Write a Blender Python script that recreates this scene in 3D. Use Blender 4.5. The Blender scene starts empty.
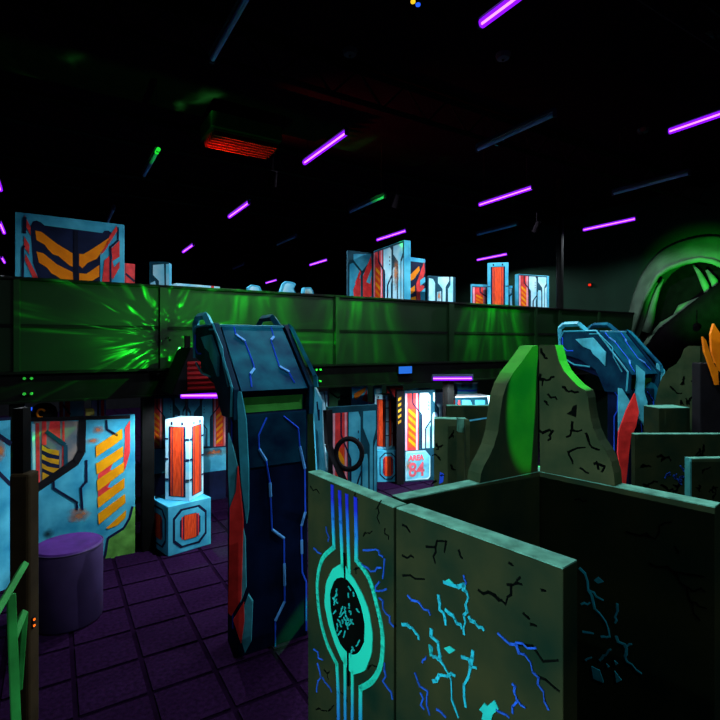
import bpy, math, random
from mathutils import Vector, Matrix
random.seed(7)
S = bpy.context.scene
C = S.collection
R = math.radians
# ------------------------------------------------------------------ camera
F, HZ, CH = 500.0, 344.0, 2.7          # focal length in px (720 frame), horizon row, eye height
cd = bpy.data.cameras.new('camera'); cam = bpy.data.objects.new('camera', cd); C.objects.link(cam)
cam.location = (0, 0, CH); cam.rotation_euler = (R(90), 0, 0)
cd.sensor_width = 36; cd.sensor_fit = 'HORIZONTAL'; cd.lens = 36*F/720
cd.shift_y = -(360-HZ)/720.0
cd.clip_start = .02
S.camera = cam
# ------------------------------------------------------------------ world, exposure
wd = bpy.data.worlds.new('dark_hall'); S.world = wd; wd.use_nodes = True
wd.node_tree.nodes['Background'].inputs[0].default_value = (.25, .12, .5, 1)
wd.node_tree.nodes['Background'].inputs[1].default_value = .004
S.view_settings.view_transform = 'Standard'; S.view_settings.look = 'None'
S.view_settings.exposure = 0; S.view_settings.gamma = 1; S.view_settings.use_curve_mapping = False
S.cycles.use_denoising = True
S.cycles.max_bounces = 4
UV_COL = (.80, .90, 1.0)
UV_W = 270.0            # one hanging blacklight
UV_UNDER = 150.0        # one tube under the balcony
GREEN = (.03, 1.0, .06)
# ------------------------------------------------------------------ helpers
def W(px, Y, z): return Vector(((px-360)/F*Y, Y, z))
def DY(py, z): return F*(CH-z)/(py-HZ)

MATS = {}
def mat(name, col, rough=.7, var=.25, scale=6., spec=.12, metal=0., bump=0., col2=None, stretch=None):
    if name in MATS: return MATS[name]
    m = bpy.data.materials.new(name); m.use_nodes = True; nt = m.node_tree
    b = nt.nodes['Principled BSDF']
    b.inputs['Roughness'].default_value = rough; b.inputs['Metallic'].default_value = metal
    b.inputs['Specular IOR Level'].default_value = spec
    tc = nt.nodes.new('ShaderNodeTexCoord'); no = nt.nodes.new('ShaderNodeTexNoise')
    no.inputs['Scale'].default_value = scale; no.inputs['Detail'].default_value = 5
    src = tc.outputs['Object']
    if stretch:
        mp = nt.nodes.new('ShaderNodeMapping'); mp.inputs['Scale'].default_value = stretch
        nt.links.new(src, mp.inputs[0]); src = mp.outputs[0]
    nt.links.new(src, no.inputs['Vector'])
    cr = nt.nodes.new('ShaderNodeValToRGB'); cr.color_ramp.elements[0].position = .32; cr.color_ramp.elements[1].position = .68
    lo = [c*(1-var) for c in col]; hi = [min(1, c*(1+var)) for c in col] if col2 is None else col2
    cr.color_ramp.elements[0].color = (*lo, 1); cr.color_ramp.elements[1].color = (*hi, 1)
    nt.links.new(no.outputs['Fac'], cr.inputs[0]); nt.links.new(cr.outputs[0], b.inputs['Base Color'])
    if bump:
        bp = nt.nodes.new('ShaderNodeBump'); bp.inputs['Strength'].default_value = bump; bp.inputs['Distance'].default_value = .01
        n2 = nt.nodes.new('ShaderNodeTexNoise'); n2.inputs['Scale'].default_value = scale*5; n2.inputs['Detail'].default_value = 6
        nt.links.new(src, n2.inputs['Vector']); nt.links.new(n2.outputs['Fac'], bp.inputs['Height']); nt.links.new(bp.outputs[0], b.inputs['Normal'])
    MATS[name] = m; return m
def emit(name, col, s):
    if name in MATS: return MATS[name]
    m = bpy.data.materials.new(name); m.use_nodes = True; nt = m.node_tree; nt.nodes.clear()
    e = nt.nodes.new('ShaderNodeEmission'); e.inputs[0].default_value = (*col, 1); e.inputs[1].default_value = s
    o = nt.nodes.new('ShaderNodeOutputMaterial'); nt.links.new(e.outputs[0], o.inputs[0]); MATS[name] = m; return m
def zramp(name, stops, z0, z1, rough=.7):
    """paint whose own colour is airbrushed from one hue to another along the panel's height"""
    m = bpy.data.materials.new(name); m.use_nodes = True; nt = m.node_tree; b = nt.nodes['Principled BSDF']
    b.inputs['Roughness'].default_value = rough; b.inputs['Specular IOR Level'].default_value = .1
    tc = nt.nodes.new('ShaderNodeTexCoord'); sp = nt.nodes.new('ShaderNodeSeparateXYZ'); mr = nt.nodes.new('ShaderNodeMapRange')
    mr.inputs['From Min'].default_value = z0; mr.inputs['From Max'].default_value = z1
    cr = nt.nodes.new('ShaderNodeValToRGB'); el = cr.color_ramp.elements
    while len(el) < len(stops): el.new(.5)
    for e, (p, c) in zip(el, stops): e.position = p; e.color = (*c, 1)
    nt.links.new(tc.outputs['Object'], sp.inputs[0]); nt.links.new(sp.outputs['Z'], mr.inputs[0])
    nt.links.new(mr.outputs[0], cr.inputs[0]); nt.links.new(cr.outputs[0], b.inputs['Base Color'])
    return m

class MB:
    def __init__(s): s.v = []; s.f = []
    def prism(s, poly, axis, lo, hi):
        n = len(poly); b = len(s.v)
        for h in (lo, hi):
            for a, c in poly:
                s.v.append((h, a, c) if axis == 'x' else (a, h, c) if axis == 'y' else (a, c, h))
        s.f.append(tuple(range(b, b+n))); s.f.append(tuple(range(b+2*n-1, b+n-1, -1)))
        for i in range(n):
            j = (i+1) % n; s.f.append((b+i, b+j, b+n+j, b+n+i))
        return s
    def box(s, x0, x1, y0, y1, z0, z1): return s.prism([(x0, y0), (x1, y0), (x1, y1), (x0, y1)], 'z', z0, z1)
    def bar(s, p, q, r, r2=None, n=8):
        p, q = Vector(p), Vector(q); d = (q-p).normalized(); r2 = r if r2 is None else r2
        a = d.orthogonal().normalized(); c = d.cross(a); b = len(s.v)
        off = math.pi/4 if n == 4 else 0
        for P, rr in ((p, r), (q, r2)):
            for i in range(n):
                t = 2*math.pi*i/n+off; s.v.append(tuple(P+a*math.cos(t)*rr+c*math.sin(t)*rr))
        s.f.append(tuple(range(b+n-1, b-1, -1))); s.f.append(tuple(range(b+n, b+2*n)))
        for i in range(n):
            j = (i+1) % n; s.f.append((b+i, b+j, b+n+j, b+n+i))
        return s
    def tube(s, pts, rad, n=10, flat=1.0):
        pts = [Vector(p) for p in pts]; b = len(s.v); m = len(pts)
        rad = rad if isinstance(rad, (list, tuple)) else [rad]*m
        up = Vector((0.3, .2, 1)).normalized()
        for k, P in enumerate(pts):
            d = (pts[min(k+1, m-1)]-pts[max(k-1, 0)]).normalized()
            a = d.cross(up); a = a.normalized() if a.length > 1e-4 else d.orthogonal().normalized(); c = a.cross(d)
            for i in range(n):
                t = 2*math.pi*i/n; s.v.append(tuple(P+a*math.cos(t)*rad[k]+c*math.sin(t)*rad[k]*flat))
        for k in range(m-1):
            for i in range(n):
                j = (i+1) % n; s.f.append((b+k*n+i, b+k*n+j, b+(k+1)*n+j, b+(k+1)*n+i))
        s.f.append(tuple(range(b+n-1, b-1, -1))); s.f.append(tuple(range(b+(m-1)*n, b+m*n)))
        return s
    def lathe(s, prof, n=24, cx=0, cy=0):
        b = len(s.v); m = len(prof)
        for r, z in prof:
            for i in range(n):
                t = 2*math.pi*i/n; s.v.append((cx+r*math.cos(t), cy+r*math.sin(t), z))
        for k in range(m-1):
            for i in range(n):
                j = (i+1) % n; s.f.append((b+k*n+i, b+k*n+j, b+(k+1)*n+j, b+(k+1)*n+i))
        s.f.append(tuple(range(b+n-1, b-1, -1))); s.f.append(tuple(range(b+(m-1)*n, b+m*n)))
        return s
    def build(s, name, m, parent=None, bevel=0, smooth=False):
        me = bpy.data.meshes.new(name); me.from_pydata([tuple(v) for v in s.v], [], s.f); me.update()
        import bmesh
        bm = bmesh.new(); bm.from_mesh(me); bmesh.ops.recalc_face_normals(bm, faces=bm.faces); bm.to_mesh(me); bm.free()
        me.materials.append(m)
        if smooth:
            for p in me.polygons: p.use_smooth = True
        o = bpy.data.objects.new(name, me); C.objects.link(o); o.parent = parent
        if bevel:
            md = o.modifiers.new('bevel', 'BEVEL'); md.width = bevel; md.segments = 2; md.limit_method = 'ANGLE'
        return o
def tag(o, label=None, cat=None, group=None, kind=None):
    for k, v in (('label', label), ('category', cat), ('group', group), ('kind', kind)):
        if v: o[k] = v
    return o
def empty(name, loc, rz, label, cat, group=None):
    o = bpy.data.objects.new(name, None); C.objects.link(o); o.location = loc; o.rotation_euler = (0, 0, rz)
    o.empty_display_size = .1
    return tag(o, label, cat, group)

class Plane:
    """a vertical painted face: ground point O, direction angle, in metres; outward = towards the viewer's side"""
    def __init__(s, P0, P1):
        s.o = Vector((P0[0], P0[1])); v = Vector((P1[0], P1[1]))-s.o
        s.L = v.length; s.d = v/s.L; s.ang = math.atan2(s.d.y, s.d.x); s.nb = Vector((-s.d.y, s.d.x))
    def az(s, px, py):
        q = (px-360)/F; a = (q*s.o.y-s.o.x)/(s.d.x-q*s.d.y); Y = s.o.y+a*s.d.y
        return (a, CH-(py-HZ)*Y/F)
    def world(s, a, z, h): p = s.o+s.d*a-s.nb*h; return Vector((p.x, p.y, z))

def to_local(root, pts):
    M = (Matrix.Translation(root.location) @ Matrix.Rotation(root.rotation_euler.z, 4, 'Z')).inverted()
    return [M @ p for p in pts]
def decal(root, pl, name, m, polys, L=0, px=False, step=.0025, label=None, parent=None):
    """flat paint: thin raised coat on the face; polys in metres (a, z) or read off the photo (px)"""
    joined = 'crack' in name or 'vein' in name or name in ('emblem_ring', 'painted_dots', 'painted_rivet', 'black_frame', 'emblem_line', 'painted_line', 'diagonal_line', 'navy_rim', 'pale_edge')
    if len(polys) > 1 and not joined:
        return [decal(root, pl, name, m, [p], L, px, step, label) for p in polys]
    if name in ('rust_stain', 'black_smudge'):
        k = 1.35; q = polys[0]; cx = (min(p[0] for p in q)+max(p[0] for p in q))/2; cy = (min(p[1] for p in q)+max(p[1] for p in q))/2
        wx = (max(p[0] for p in q)-cx)*k; wy = (max(p[1] for p in q)-cy)*k; polys = [[(cx-wx, cy-wy), (cx+wx, cy-wy), (cx+wx, cy+wy), (cx-wx, cy+wy)]]
    mb = MB(); h = step*(L+1)
    for poly in polys:
        q = [pl.az(*p) for p in poly] if px else poly
        b = len(mb.v); n = len(q)
        pts = to_local(root, [pl.world(a, z, .0) for a, z in q]+[pl.world(a, z, h) for a, z in q])
        mb.v += pts; mb.f.append(tuple(range(b+n, b+2*n)))
        for i in range(n): j = (i+1) % n; mb.f.append((b+i, b+j, b+n+j, b+n+i))
    o = mb.build(name, m, root)
    if 'crack' in name or 'vein' in name or name in ('painted_dots', 'painted_rivet'): o['kind'] = 'stuff'
    if label: o['label'] = label
    return o
def ribbon(pts, w, w2=None):
    w2 = w if w2 is None else w2
    pts = [Vector(p) for p in pts]; l = []; r = []; n = len(pts)
    for i, p in enumerate(pts):
        d0 = (pts[i]-pts[max(i-1, 0)]); d1 = (pts[min(i+1, n-1)]-pts[i])
        d0 = d0.normalized() if d0.length > 1e-9 else d1.normalized(); d1 = d1.normalized() if d1.length > 1e-9 else d0
        t = (d0+d1); t = t.normalized() if t.length > 1e-6 else d0
        nrm = Vector((-t.y, t.x)); k = (w+(w2-w)*i/max(n-1, 1))/2/max(.5, t.dot(d0))
        l.append(p+nrm*k); r.append(p-nrm*k)
    return [tuple(x) for x in l+r[::-1]]
def jag(pts, seed):
    rd = random.Random(seed); out = [Vector(pts[0])]
    for i in range(len(pts)-1):
        a, b = Vector(pts[i]), Vector(pts[i+1]); d = b-a; n = Vector((-d.y, d.x)); k = 3
        for j in range(1, k): out.append(a+d*(j/k+rd.uniform(-.1, .1))+n*rd.uniform(-.16, .16))
        out.append(b)
    return [tuple(p) for p in out]
def catmull(pts, k=5):
    P = [Vector(p) for p in pts]; out = []
    for i in range(len(P)-1):
        p0, p1, p2, p3 = P[max(i-1, 0)], P[i], P[i+1], P[min(i+2, len(P)-1)]
        for j in range(k):
            t = j/k; out.append(tuple(.5*((2*p1)+(p2-p0)*t+(2*p0-5*p1+4*p2-p3)*t*t+(3*p1-p0-3*p2+p3)*t**3)))
    return out+[tuple(P[-1])]
def stroke(root, pl, name, m, lines, w, L=0, px=True, w2=None, label=None):
    if name == 'blue_cracks' and m is bluep: m = mat('deep_blue_crack_paint', (.008, .085, .50), .7, .4, 9); w *= .8
    polys = []
    if 'crack' in name or 'vein' in name: lines = [jag(l, i*7+len(l)) for i, l in enumerate(lines)]
    for ln in lines:
        q = [pl.az(*p) for p in ln] if px else ln
        for i in range(len(q)-1):   # every straight run its own quad, so sharp bends stay clean
            f = 1-(i/max(1, len(q)-1)); g = 1-((i+1)/max(1, len(q)-1))
            wr = random.Random(i*3+len(q)); jit = wr.uniform(.6, 1.25) if w2 is not None else 1
            ww = lambda t: (w if w2 is None else (w2+(w-w2)*t)*jit)
            a, b = Vector(q[i]), Vector(q[i+1]); d = (b-a)
            if d.length < 1e-6: continue
            d.normalize(); polys.append(ribbon([a-d*ww(f)*.3, b+d*ww(g)*.3], ww(f), ww(g)))
    return decal(root, pl, name, m, polys, L, False, label=label)
def board(name, label, cat, P0, P1, z0, z1, th, m, group=None, part='board', bevel=.004):
    pl = Plane(P0, P1); r = empty(name, (P0[0], P0[1], z0), pl.ang, label, cat, group)
    MB().box(0, pl.L, 0, th, 0, z1-z0).build(part, m, r, bevel)
    return r, pl
def crack(seed, x, y, ang, ln, n=5, wob=.7):
    rd = random.Random(seed); p = [(x, y)]
    for _ in range(n):
        ang2 = ang+rd.uniform(-wob, wob); x += math.cos(ang2)*ln/n; y += math.sin(ang2)*ln/n; p.append((x, y))
    return p
def spread(seed, box, k, l0, l1, n=4):
    rd = random.Random(seed); out = []
    for i in range(k):
        c = crack(rd.random(), rd.uniform(box[0], box[2]), rd.uniform(box[1], box[3]), rd.uniform(0, 6.28), rd.uniform(l0, l1), n, .9)
        out.append(c)
        if rd.random() < .6:
            p = c[len(c)//2]; out.append(crack(rd.random(), p[0], p[1], rd.uniform(0, 6.28), l0*.7, 3, .8))
    return out
# ------------------------------------------------------------------ materials
black = mat('black_paint', (.006, .006, .008), .8)
ceilm = mat('ceiling_black', (.009, .0025, .006), .95, spec=0)
wallm = mat('dark_wall_paint', (.004, .017, .009), .9, .2, 1.5, bump=.1)
steel = mat('black_steel', (.0035, .0038, .0035), .6, .3, 4, spec=.05)
plate = mat('mezzanine_steel_plate', (.002, .0135, .003), .45, .3, 1.4, spec=.2, bump=.05)
carpet = mat('purple_carpet', (.015, .004, .024), .95, .4, 30, spec=.02, bump=.4)
carpet_gap = mat('carpet_joint', (.008, .0025, .012), .95, spec=0)
deckm = mat('deck_boards', (.004, .004, .004), .9)
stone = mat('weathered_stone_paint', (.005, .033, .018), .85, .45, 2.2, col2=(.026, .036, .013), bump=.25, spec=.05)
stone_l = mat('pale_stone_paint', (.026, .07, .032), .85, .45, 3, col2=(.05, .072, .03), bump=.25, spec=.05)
stone_edge = mat('pale_stone_edge', (.10, .34, .24), .85, .4, 9, bump=.3, spec=.05)
crk = mat('black_crack_paint', (.0015, .003, .0025), .95, spec=0)
cyan = mat('cyan_fluorescent_paint', (.028, .36, .60), .6, .2, 3.5, col2=(.10, .58, .76))
cyan_p = mat('pale_cyan_paint', (.16, .66, .88), .6, .1, 3.2, col2=(.66, .95, 1.0))
teal = mat('dark_teal_paint', (.006, .055, .085), .6, .3, 4)
navy = mat('navy_paint', (.006, .012, .045), .6, .4, 4)
red = mat('red_fluorescent_paint', (.80, .045, .045), .6, .3, 8)
redor = mat('orange_red_paint', (.95, .07, .015), .6, .35, 14, stretch=(6, 6, .7))
pink = mat('pink_paint', (.85, .38, .48), .6, .2, 8)
orange = mat('amber_fluorescent_paint', (1.0, .24, .003), .6, .15, 7)
yell = mat('yellow_fluorescent_paint', (1.0, .36, .004), .6, .15, 7)
def soft_mat(name, col):
    m = mat(name, col, .8, .4, 12); nt = m.node_tree; b = nt.nodes['Principled BSDF']
    tc = nt.nodes.new('ShaderNodeTexCoord'); vm = nt.nodes.new('ShaderNodeVectorMath'); vm.operation = 'SUBTRACT'; vm.inputs[1].default_value = (.5, .5, .5)
    sep = nt.nodes.new('ShaderNodeSeparateXYZ'); cmb = nt.nodes.new('ShaderNodeCombineXYZ'); ln = nt.nodes.new('ShaderNodeVectorMath'); ln.operation = 'LENGTH'
    no = nt.nodes.new('ShaderNodeTexNoise'); no.inputs['Scale'].default_value = 14; ad = nt.nodes.new('ShaderNodeMath'); ad.operation = 'MULTIPLY_ADD'; ad.inputs[1].default_value = .5
    mr = nt.nodes.new('ShaderNodeMapRange'); mr.inputs['From Min'].default_value = .72; mr.inputs['From Max'].default_value = .22; mr.inputs['To Max'].default_value = .9
    nt.links.new(tc.outputs['Generated'], vm.inputs[0]); nt.links.new(vm.outputs[0], sep.inputs[0]); nt.links.new(sep.outputs[0], cmb.inputs[0]); nt.links.new(sep.outputs[2], cmb.inputs[2]); nt.links.new(cmb.outputs[0], ln.inputs[0])
    nt.links.new(tc.outputs['Object'], no.inputs['Vector']); nt.links.new(no.outputs['Fac'], ad.inputs[0]); nt.links.new(ln.outputs['Value'], ad.inputs[2]); nt.links.new(ad.outputs[0], mr.inputs[0]); nt.links.new(mr.outputs[0], b.inputs['Alpha'])
    return m
rust = soft_mat('airbrushed_rust', (.60, .20, .05)); smudge = soft_mat('airbrushed_black', (.006, .006, .008))
greenp = mat('lime_green_paint', (.14, .42, .07), .7, .4, 6)
bluep = mat('electric_blue_paint', (.015, .10, .95), .6, .2, 6)
blueb = mat('bright_blue_node_paint', (.10, .40, 1.0), .6, .2, 6)
tealp = mat('aqua_fluorescent_paint', (.012, .50, .44), .6, .2, 8)
gnavy = mat('gantry_navy', (.0015, .006, .026), .6, .5, 3, spec=.03)
gblue = mat('gantry_blue', (.002, .040, .135), .6, .5, 3, col2=(.006, .15, .21), spec=.03)
gteal = mat('gantry_teal_trim', (.035, .36, .47), .5, .35, 5, spec=.2)
gside = mat('gantry_side_blue', (.0015, .016, .055), .6, .5, 4, col2=(.003, .04, .075), spec=.03)
brown = mat('brown_column_pad', (.034, .022, .008), .85, .3, 4)
violetp = mat('violet_vinyl', (.055, .034, .11), .55, .2, 3, spec=.2)
greenrail = mat('green_rail_paint', (.02, .26, .045), .6, .3, 8)
white = mat('lit_top_white', (.75, .82, .85), .6, .1, 5)
# ------------------------------------------------------------------ room frame (the hall's own axes)
P0 = Vector((-3.979, 5.8)); U = Vector((.852, .5234)); N = Vector((-.5234, .852)); UA = math.atan2(U.y, U.x)
def T(t, n): p = P0+U*t+N*n; return (p.x, p.y)
def T3(t, n, z): p = T(t, n); return Vector((p[0], p[1], z))
def bal(px):     # where the balcony front is met at that column
    q = (px-360)/F; return (P0.y*q-P0.x)/(U.x-U.y*q)
def quadbox(t0, t1, n0, n1, z0, z1, name, m, parent=None):
    mb = MB(); mb.prism([T(t0, n0), T(t1, n0), T(t1, n1), T(t0, n1)], 'z', z0, z1); return mb.build(name, m, parent)
TW, TE, NS, NN, ZC = -7.0, 12.9, -10.0, 16.0, 6.3
fl = tag(quadbox(TW, TE, NS, NN, -.12, -.012, 'floor', carpet_gap), 'dark purple carpet tile floor with dark joints', kind='structure')
tag(quadbox(TW, TE, NS, NN, ZC, ZC+.1, 'ceiling', ceilm), 'black painted ceiling high above the arena', kind='structure')
tag(quadbox(TW-.15, TW, NS, NN, 0, ZC, 'wall_left', wallm), 'dark painted hall wall on the left', kind='structure')
tag(quadbox(TE, TE+.15, NS, NN, 0, ZC, 'wall_right', wallm), 'dark wall catching green light on the right', kind='structure')
tag(quadbox(TW, TE, NN, NN+.15, 0, ZC, 'wall_back', black), 'black far wall of the hall', kind='structure')
tag(quadbox(TW, TE, NS-.15, NS, 0, ZC, 'wall_front', black), 'black wall behind the viewpoint', kind='structure')
# carpet tiles: laid square to the balcony; the ones the photograph shows are single pieces
pit = .5; tile_me = None
for i in range(-16, 28):
    for j in range(-20, 8):
        c = T(i*pit, j*pit+.12)
        if c[1] < 2.6: continue
        px = 360+F*c[0]/c[1]; py = HZ+F*CH/c[1]
        vis = (-30 < px < 345 and py < 760 and c[1] < 7.6)
        if not vis: continue
        if tile_me is None:
            g = .021; o = MB().prism([(g, g), (pit-g, g), (pit-g, pit-g), (g, pit-g)], 'z', -.012, 0).build('carpet_tile', carpet, fl); tile_me = o.data
        else:
            o = bpy.data.objects.new('carpet_tile', tile_me); C.objects.link(o); o.parent = fl
        o.location = (c[0], c[1], 0); o.rotation_euler = (0, 0, UA)
rest = MB()
for i in range(-14, 26):
    for j in range(-20, 32):
        c = T(i*pit, j*pit+.12); px = 360+F*c[0]/max(c[1], .01); py = HZ+F*CH/max(c[1], .01)
        if c[1] >= 2.6 and (-30 < px < 345 and py < 760 and c[1] < 7.6): continue
        a = T(i*pit+.021, j*pit+.141); b = T(i*pit+.479, j*pit+.141); d = T(i*pit+.479, j*pit+.599); e = T(i*pit+.021, j*pit+.599)
        rest.prism([a, b, d, e], 'z', -.012, 0)
tag(rest.build('carpet_tiles', carpet, fl), kind='stuff')
# ceiling joists and cross pipes, nearly lost in the dark
for k, n in enumerate((-4.5, -1.5, 1.5, 4.5, 8, 12)):
    mb = MB(); a, b = T3(TW, n, ZC-.06), T3(TE, n, ZC-.06)
    mb.bar(a, b, .05, n=4); mb.bar(a-Vector((0, 0, .4)), b-Vector((0, 0, .4)), .04, n=4)
    st = 26
    for i in range(st):
        p = a.lerp(b, i/st); q = a.lerp(b, (i+.5)/st)-Vector((0, 0, .4)); r = a.lerp(b, (i+1)/st)
        mb.bar(p, q, .014, n=4); mb.bar(q, r, .014, n=4)
    tag(mb.build('trim_%d' % (k+1), steel), 'black open web ceiling joist', kind='structure')
# ------------------------------------------------------------------ balcony
B0, BP, BS, BT = 2.02, 2.37, 2.91, 3.465
br = empty('mezzanine_balcony', (P0.x, P0.y, 0), UA, 'steel mezzanine balcony with two rows of green-lit plates', 'balcony')
def bb(name, t0, t1, n0, n1, z0, z1, m, bev=0): return MB().box(t0, t1, n0, n1, z0, z1).build(name, m, br, bev)
seams = [-3.2, -1.6, 0, bal(163), bal(336), bal(450), bal(535), bal(559), bal(598), TE-.05]
for i in range(len(seams)-1):
    a, b = seams[i]+.018, seams[i+1]-.018
    bb('lower_plate', a, b, .0, .03, BP+.01, BS-.018, plate, .004); bb('upper_plate', a, b, .0, .03, BS+.018, BT-.02, plate, .004)
bb('top_rail', -3.2, TE-.05, -.035, .06, BT-.02, BT+.015, steel, .005)
bb('middle_rail', -3.2, TE-.05, -.012, .03, BS-.018, BS+.018, steel)
bb('joist', -3.2, TE-.05, -.02, .10, B0, BP, steel); bb('joist_flange', -3.2, TE-.05, -.07, .14, BP-.02, BP+.01, steel); bb('joist_flange', -3.2, TE-.05, -.07, .14, B0-.01, B0+.015, steel)
bb('deck', -3.2, TE-.05, .14, 6.0, BP-.12, BP-.02, deckm)
for s in seams[:-1]:
    w = .045 if abs(s-bal(163)) < .01 else (.06 if abs(s-bal(450)) < .01 else .03)
    bb('stiffener', s-w, s+w, -.05, .0, BP+.01, BT-.02, plate)
for s in (bal(17), bal(148), bal(312), bal(450), bal(559)):
    bb('post', s-.075, s+.075, -.03, .12, 0, B0, steel, .006)
MB().lathe([(.075, BT), (.075, ZC)], 12, bal(559), -.02).build('column', steel, br)
for s in (bal(28), bal(317)):
    for dx in (-.035, .035):
        for z in (BP-.07, B0+.1):
            MB().bar((s+dx, -.06, z), (s+dx, -.02, z), .017, n=6).build('bolt', mat('green_lit_bolt', (.1, .75, .12), .5), br)  # green light on the bolts is put into their colour
# ------------------------------------------------------------------ lamps
violet = emit('violet_tube_glow', (.30, .015, 1.0), 1.5)
core = emit('blacklight_core', (1.0, .5, 1.0), 1.9)
def sleeve_mat():
    m = bpy.data.materials.new('blacklight_glass'); m.use_nodes = True; nt = m.node_tree; nt.nodes.clear()
    t = nt.nodes.new('ShaderNodeBsdfTransparent'); e = nt.nodes.new('ShaderNodeEmission'); a = nt.nodes.new('ShaderNodeAddShader')
    t.inputs[0].default_value = (.8, .5, 1, 1); e.inputs[0].default_value = (.27, .005, 1, 1); e.inputs[1].default_value = .7
    o = nt.nodes.new('ShaderNodeOutputMaterial'); nt.links.new(t.outputs[0], a.inputs[0]); nt.links.new(e.outputs[0], a.inputs[1]); nt.links.new(a.outputs[0], o.inputs[0]); return m
sleeve = sleeve_mat(); housing = mat('lamp_housing', (.014, .03, .075), .5, .2, 5, spec=.3)
cable_m = mat('lamp_cable', (.03, .02, .04), .8)
def point(name, loc, col, e, parent=None, rad=0.0):
    l = bpy.data.lights.new(name, 'POINT'); l.color = col; l.energy = e; l.shadow_soft_size = rad
    o = bpy.data.objects.new(name, l); C.objects.link(o); o.location = loc; o.parent = parent; return o
def down(name, loc, col, e, parent):
    l = bpy.data.lights.new(name, 'SPOT'); l.color = col; l.energy = e; l.spot_size = R(168); l.spot_blend = .35; l.shadow_soft_size = 0
    o = bpy.data.objects.new(name, l); C.objects.link(o); o.location = loc; o.parent = parent; return o
def tube_lamp(px, py, label, lit=True, z=5.3, e=None, ln=1.22, ang=None, Y=None, green_tip=False, far=False, group='hanging blacklight tubes', drop=True):
    Y = F*(z-CH)/(HZ-py) if Y is None else Y
    loc = W(px, Y, z); loc.z = z
    if far: loc -= Vector((N.x, N.y, 0))*ln/2     # the picture gives the far end
    r = empty('blacklight_tube', loc, UA+R(90) if ang is None else ang, label, 'lamp', group)
    h = ln/2
    MB().prism([(-.035, .035), (.035, .035), (.022, .075), (-.022, .075)], 'x', -h, h).build('housing', housing, r)
    for s in (-1, 1): MB().box(s*h-.012, s*h+.012, -.022, .022, -.03, .04).build('end_cap', housing, r)
    if lit:
        MB().bar((-h+.02, 0, 0), (h-.02, 0, 0), .010).build('tube', core, r)
        MB().bar((-h+.02, 0, 0), (h-.02, 0, 0), .036, n=10).build('glass_sleeve', sleeve, r)
        down('tube_light', (0, 0, -.062), UV_COL, UV_W if e is None else e, r)
    else:
        MB().bar((-h+.02, 0, 0), (h-.02, 0, 0), .024).build('tube', mat('unlit_tube', (.22, .45, .8), .3, .1, 3, spec=.5), r)
    if green_tip: MB().bar((-h+.1, 0, 0), (-h-.03, 0, 0), .028).build('laser_tip', emit('green_laser', (.02, 1, .05), .8), r)
    if drop:
        for s in (-.8, .8): MB().bar((s*h, 0, .07), (s*h, 0, ZC-z), .0035, n=4).build('cable', cable_m, r)
    return r
LIT = [(480, 25, 'large lit violet blacklight tube cut by the top edge of the picture'),
 (304, 163, 'lit violet blacklight tube right of the red ceiling glow'),
 (229, 217, 'lit violet blacklight tube just below the red ceiling glow'),
 (183, 252, 'small lit violet blacklight tube above the pale deck barrier, left of the dome tops'),
 (-3, 180, 'lit violet blacklight tube cut by the left edge, uppermost of three'),
 (2, 228, 'lit violet blacklight tube left of the chevron board, middle of three at the left edge'),
 (3, 260, 'lit violet blacklight tube at the left edge, lowest of three beside the chevron board'),
 (310, 265, 'small lit violet blacklight tube left of the tall folding deck boards'),
 (266, 283, 'farthest and smallest lit violet tube, just above the balcony rail crates'),
 (377, 240, 'lit violet blacklight tube directly above the tall folding deck boards'),
 (477, 260, 'lit violet blacklight tube directly above the red glowing deck pillar'),
 (479, 205, 'lit violet blacklight tube with an unlit tube under it, upper centre right'),
 (583, 230, 'lit violet blacklight tube left above the green cave arch'),
 (668, 132, 'large lit violet blacklight tube cut by the right edge of the picture')]
for px, py, lb in LIT: tube_lamp(px, py, lb, far=px > 10)
UNLIT = [(212, 60, 'big unlit blue-grey tube fixture near the top left of the ceiling'),
 (477, 150, 'unlit blue tube fixture above the lit tube at upper centre right'),
 (613, 194, 'unlit thin tube fixture below the right edge tube'),
 (350, 212, 'unlit tube fixture between two lit tubes above the folding boards'),
 (277, 245, 'small unlit tube fixture above the far violet tube'),
 (108, 222, 'small unlit tube fixture rising behind the chevron board'),
 (233, 269, 'tiny unlit tube fixture above the balcony crates'),
 (477, 235, 'unlit tube fixture just above the tube over the red pillar')]
for px, py, lb in UNLIT: tube_lamp(px, py, lb, False, far=True)
tube_lamp(144, 176, 'unlit tube fixture with a green laser tip at upper left', False, green_tip=True, far=True)
# unseen tubes added around the viewpoint to light the near walls
for x, y, kk, lb in ((-3.2, .8, .16, 'added unseen blacklight tube left of the viewpoint'), (2.9, .2, .6, 'added unseen blacklight tube behind the viewpoint on the right')):
    r = tube_lamp(360+F*x/1, 100, lb, Y=1, e=UV_W*kk); r.location = (x, y, 5.3)
# tubes under the balcony
def under(pa, pb, py, z, label):
    Y = F*(CH-z)/(py-HZ); a, b = W(pa, Y, z), W(pb, Y, z); m = (a+b)/2
    tube_lamp((pa+pb)/2, py, label, z=z, Y=Y, ln=(b-a).length, ang=R(2), e=UV_UNDER*(2.6 if pa > 400 else 1), drop=False, group='tubes under the balcony')
under(180, 220, 395.5, 2.06, 'lit violet tube under the dark canopy above the red pillar')
under(432, 473, 378.5, 2.10, 'lit violet tube under the balcony above the painted cabinet')
tube_lamp(568, 371.5, 'short violet lamp glimpsed between crested wall and right gantry', z=2.05, Y=11.8, ln=.2, ang=0, e=4, drop=False, group='tubes under the balcony')
tube_lamp(604, 369, 'tiny violet lamp left of the right gantry leg', z=2.1, Y=12, ln=.1, ang=0, e=2, drop=False, group='tubes under the balcony')
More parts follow.
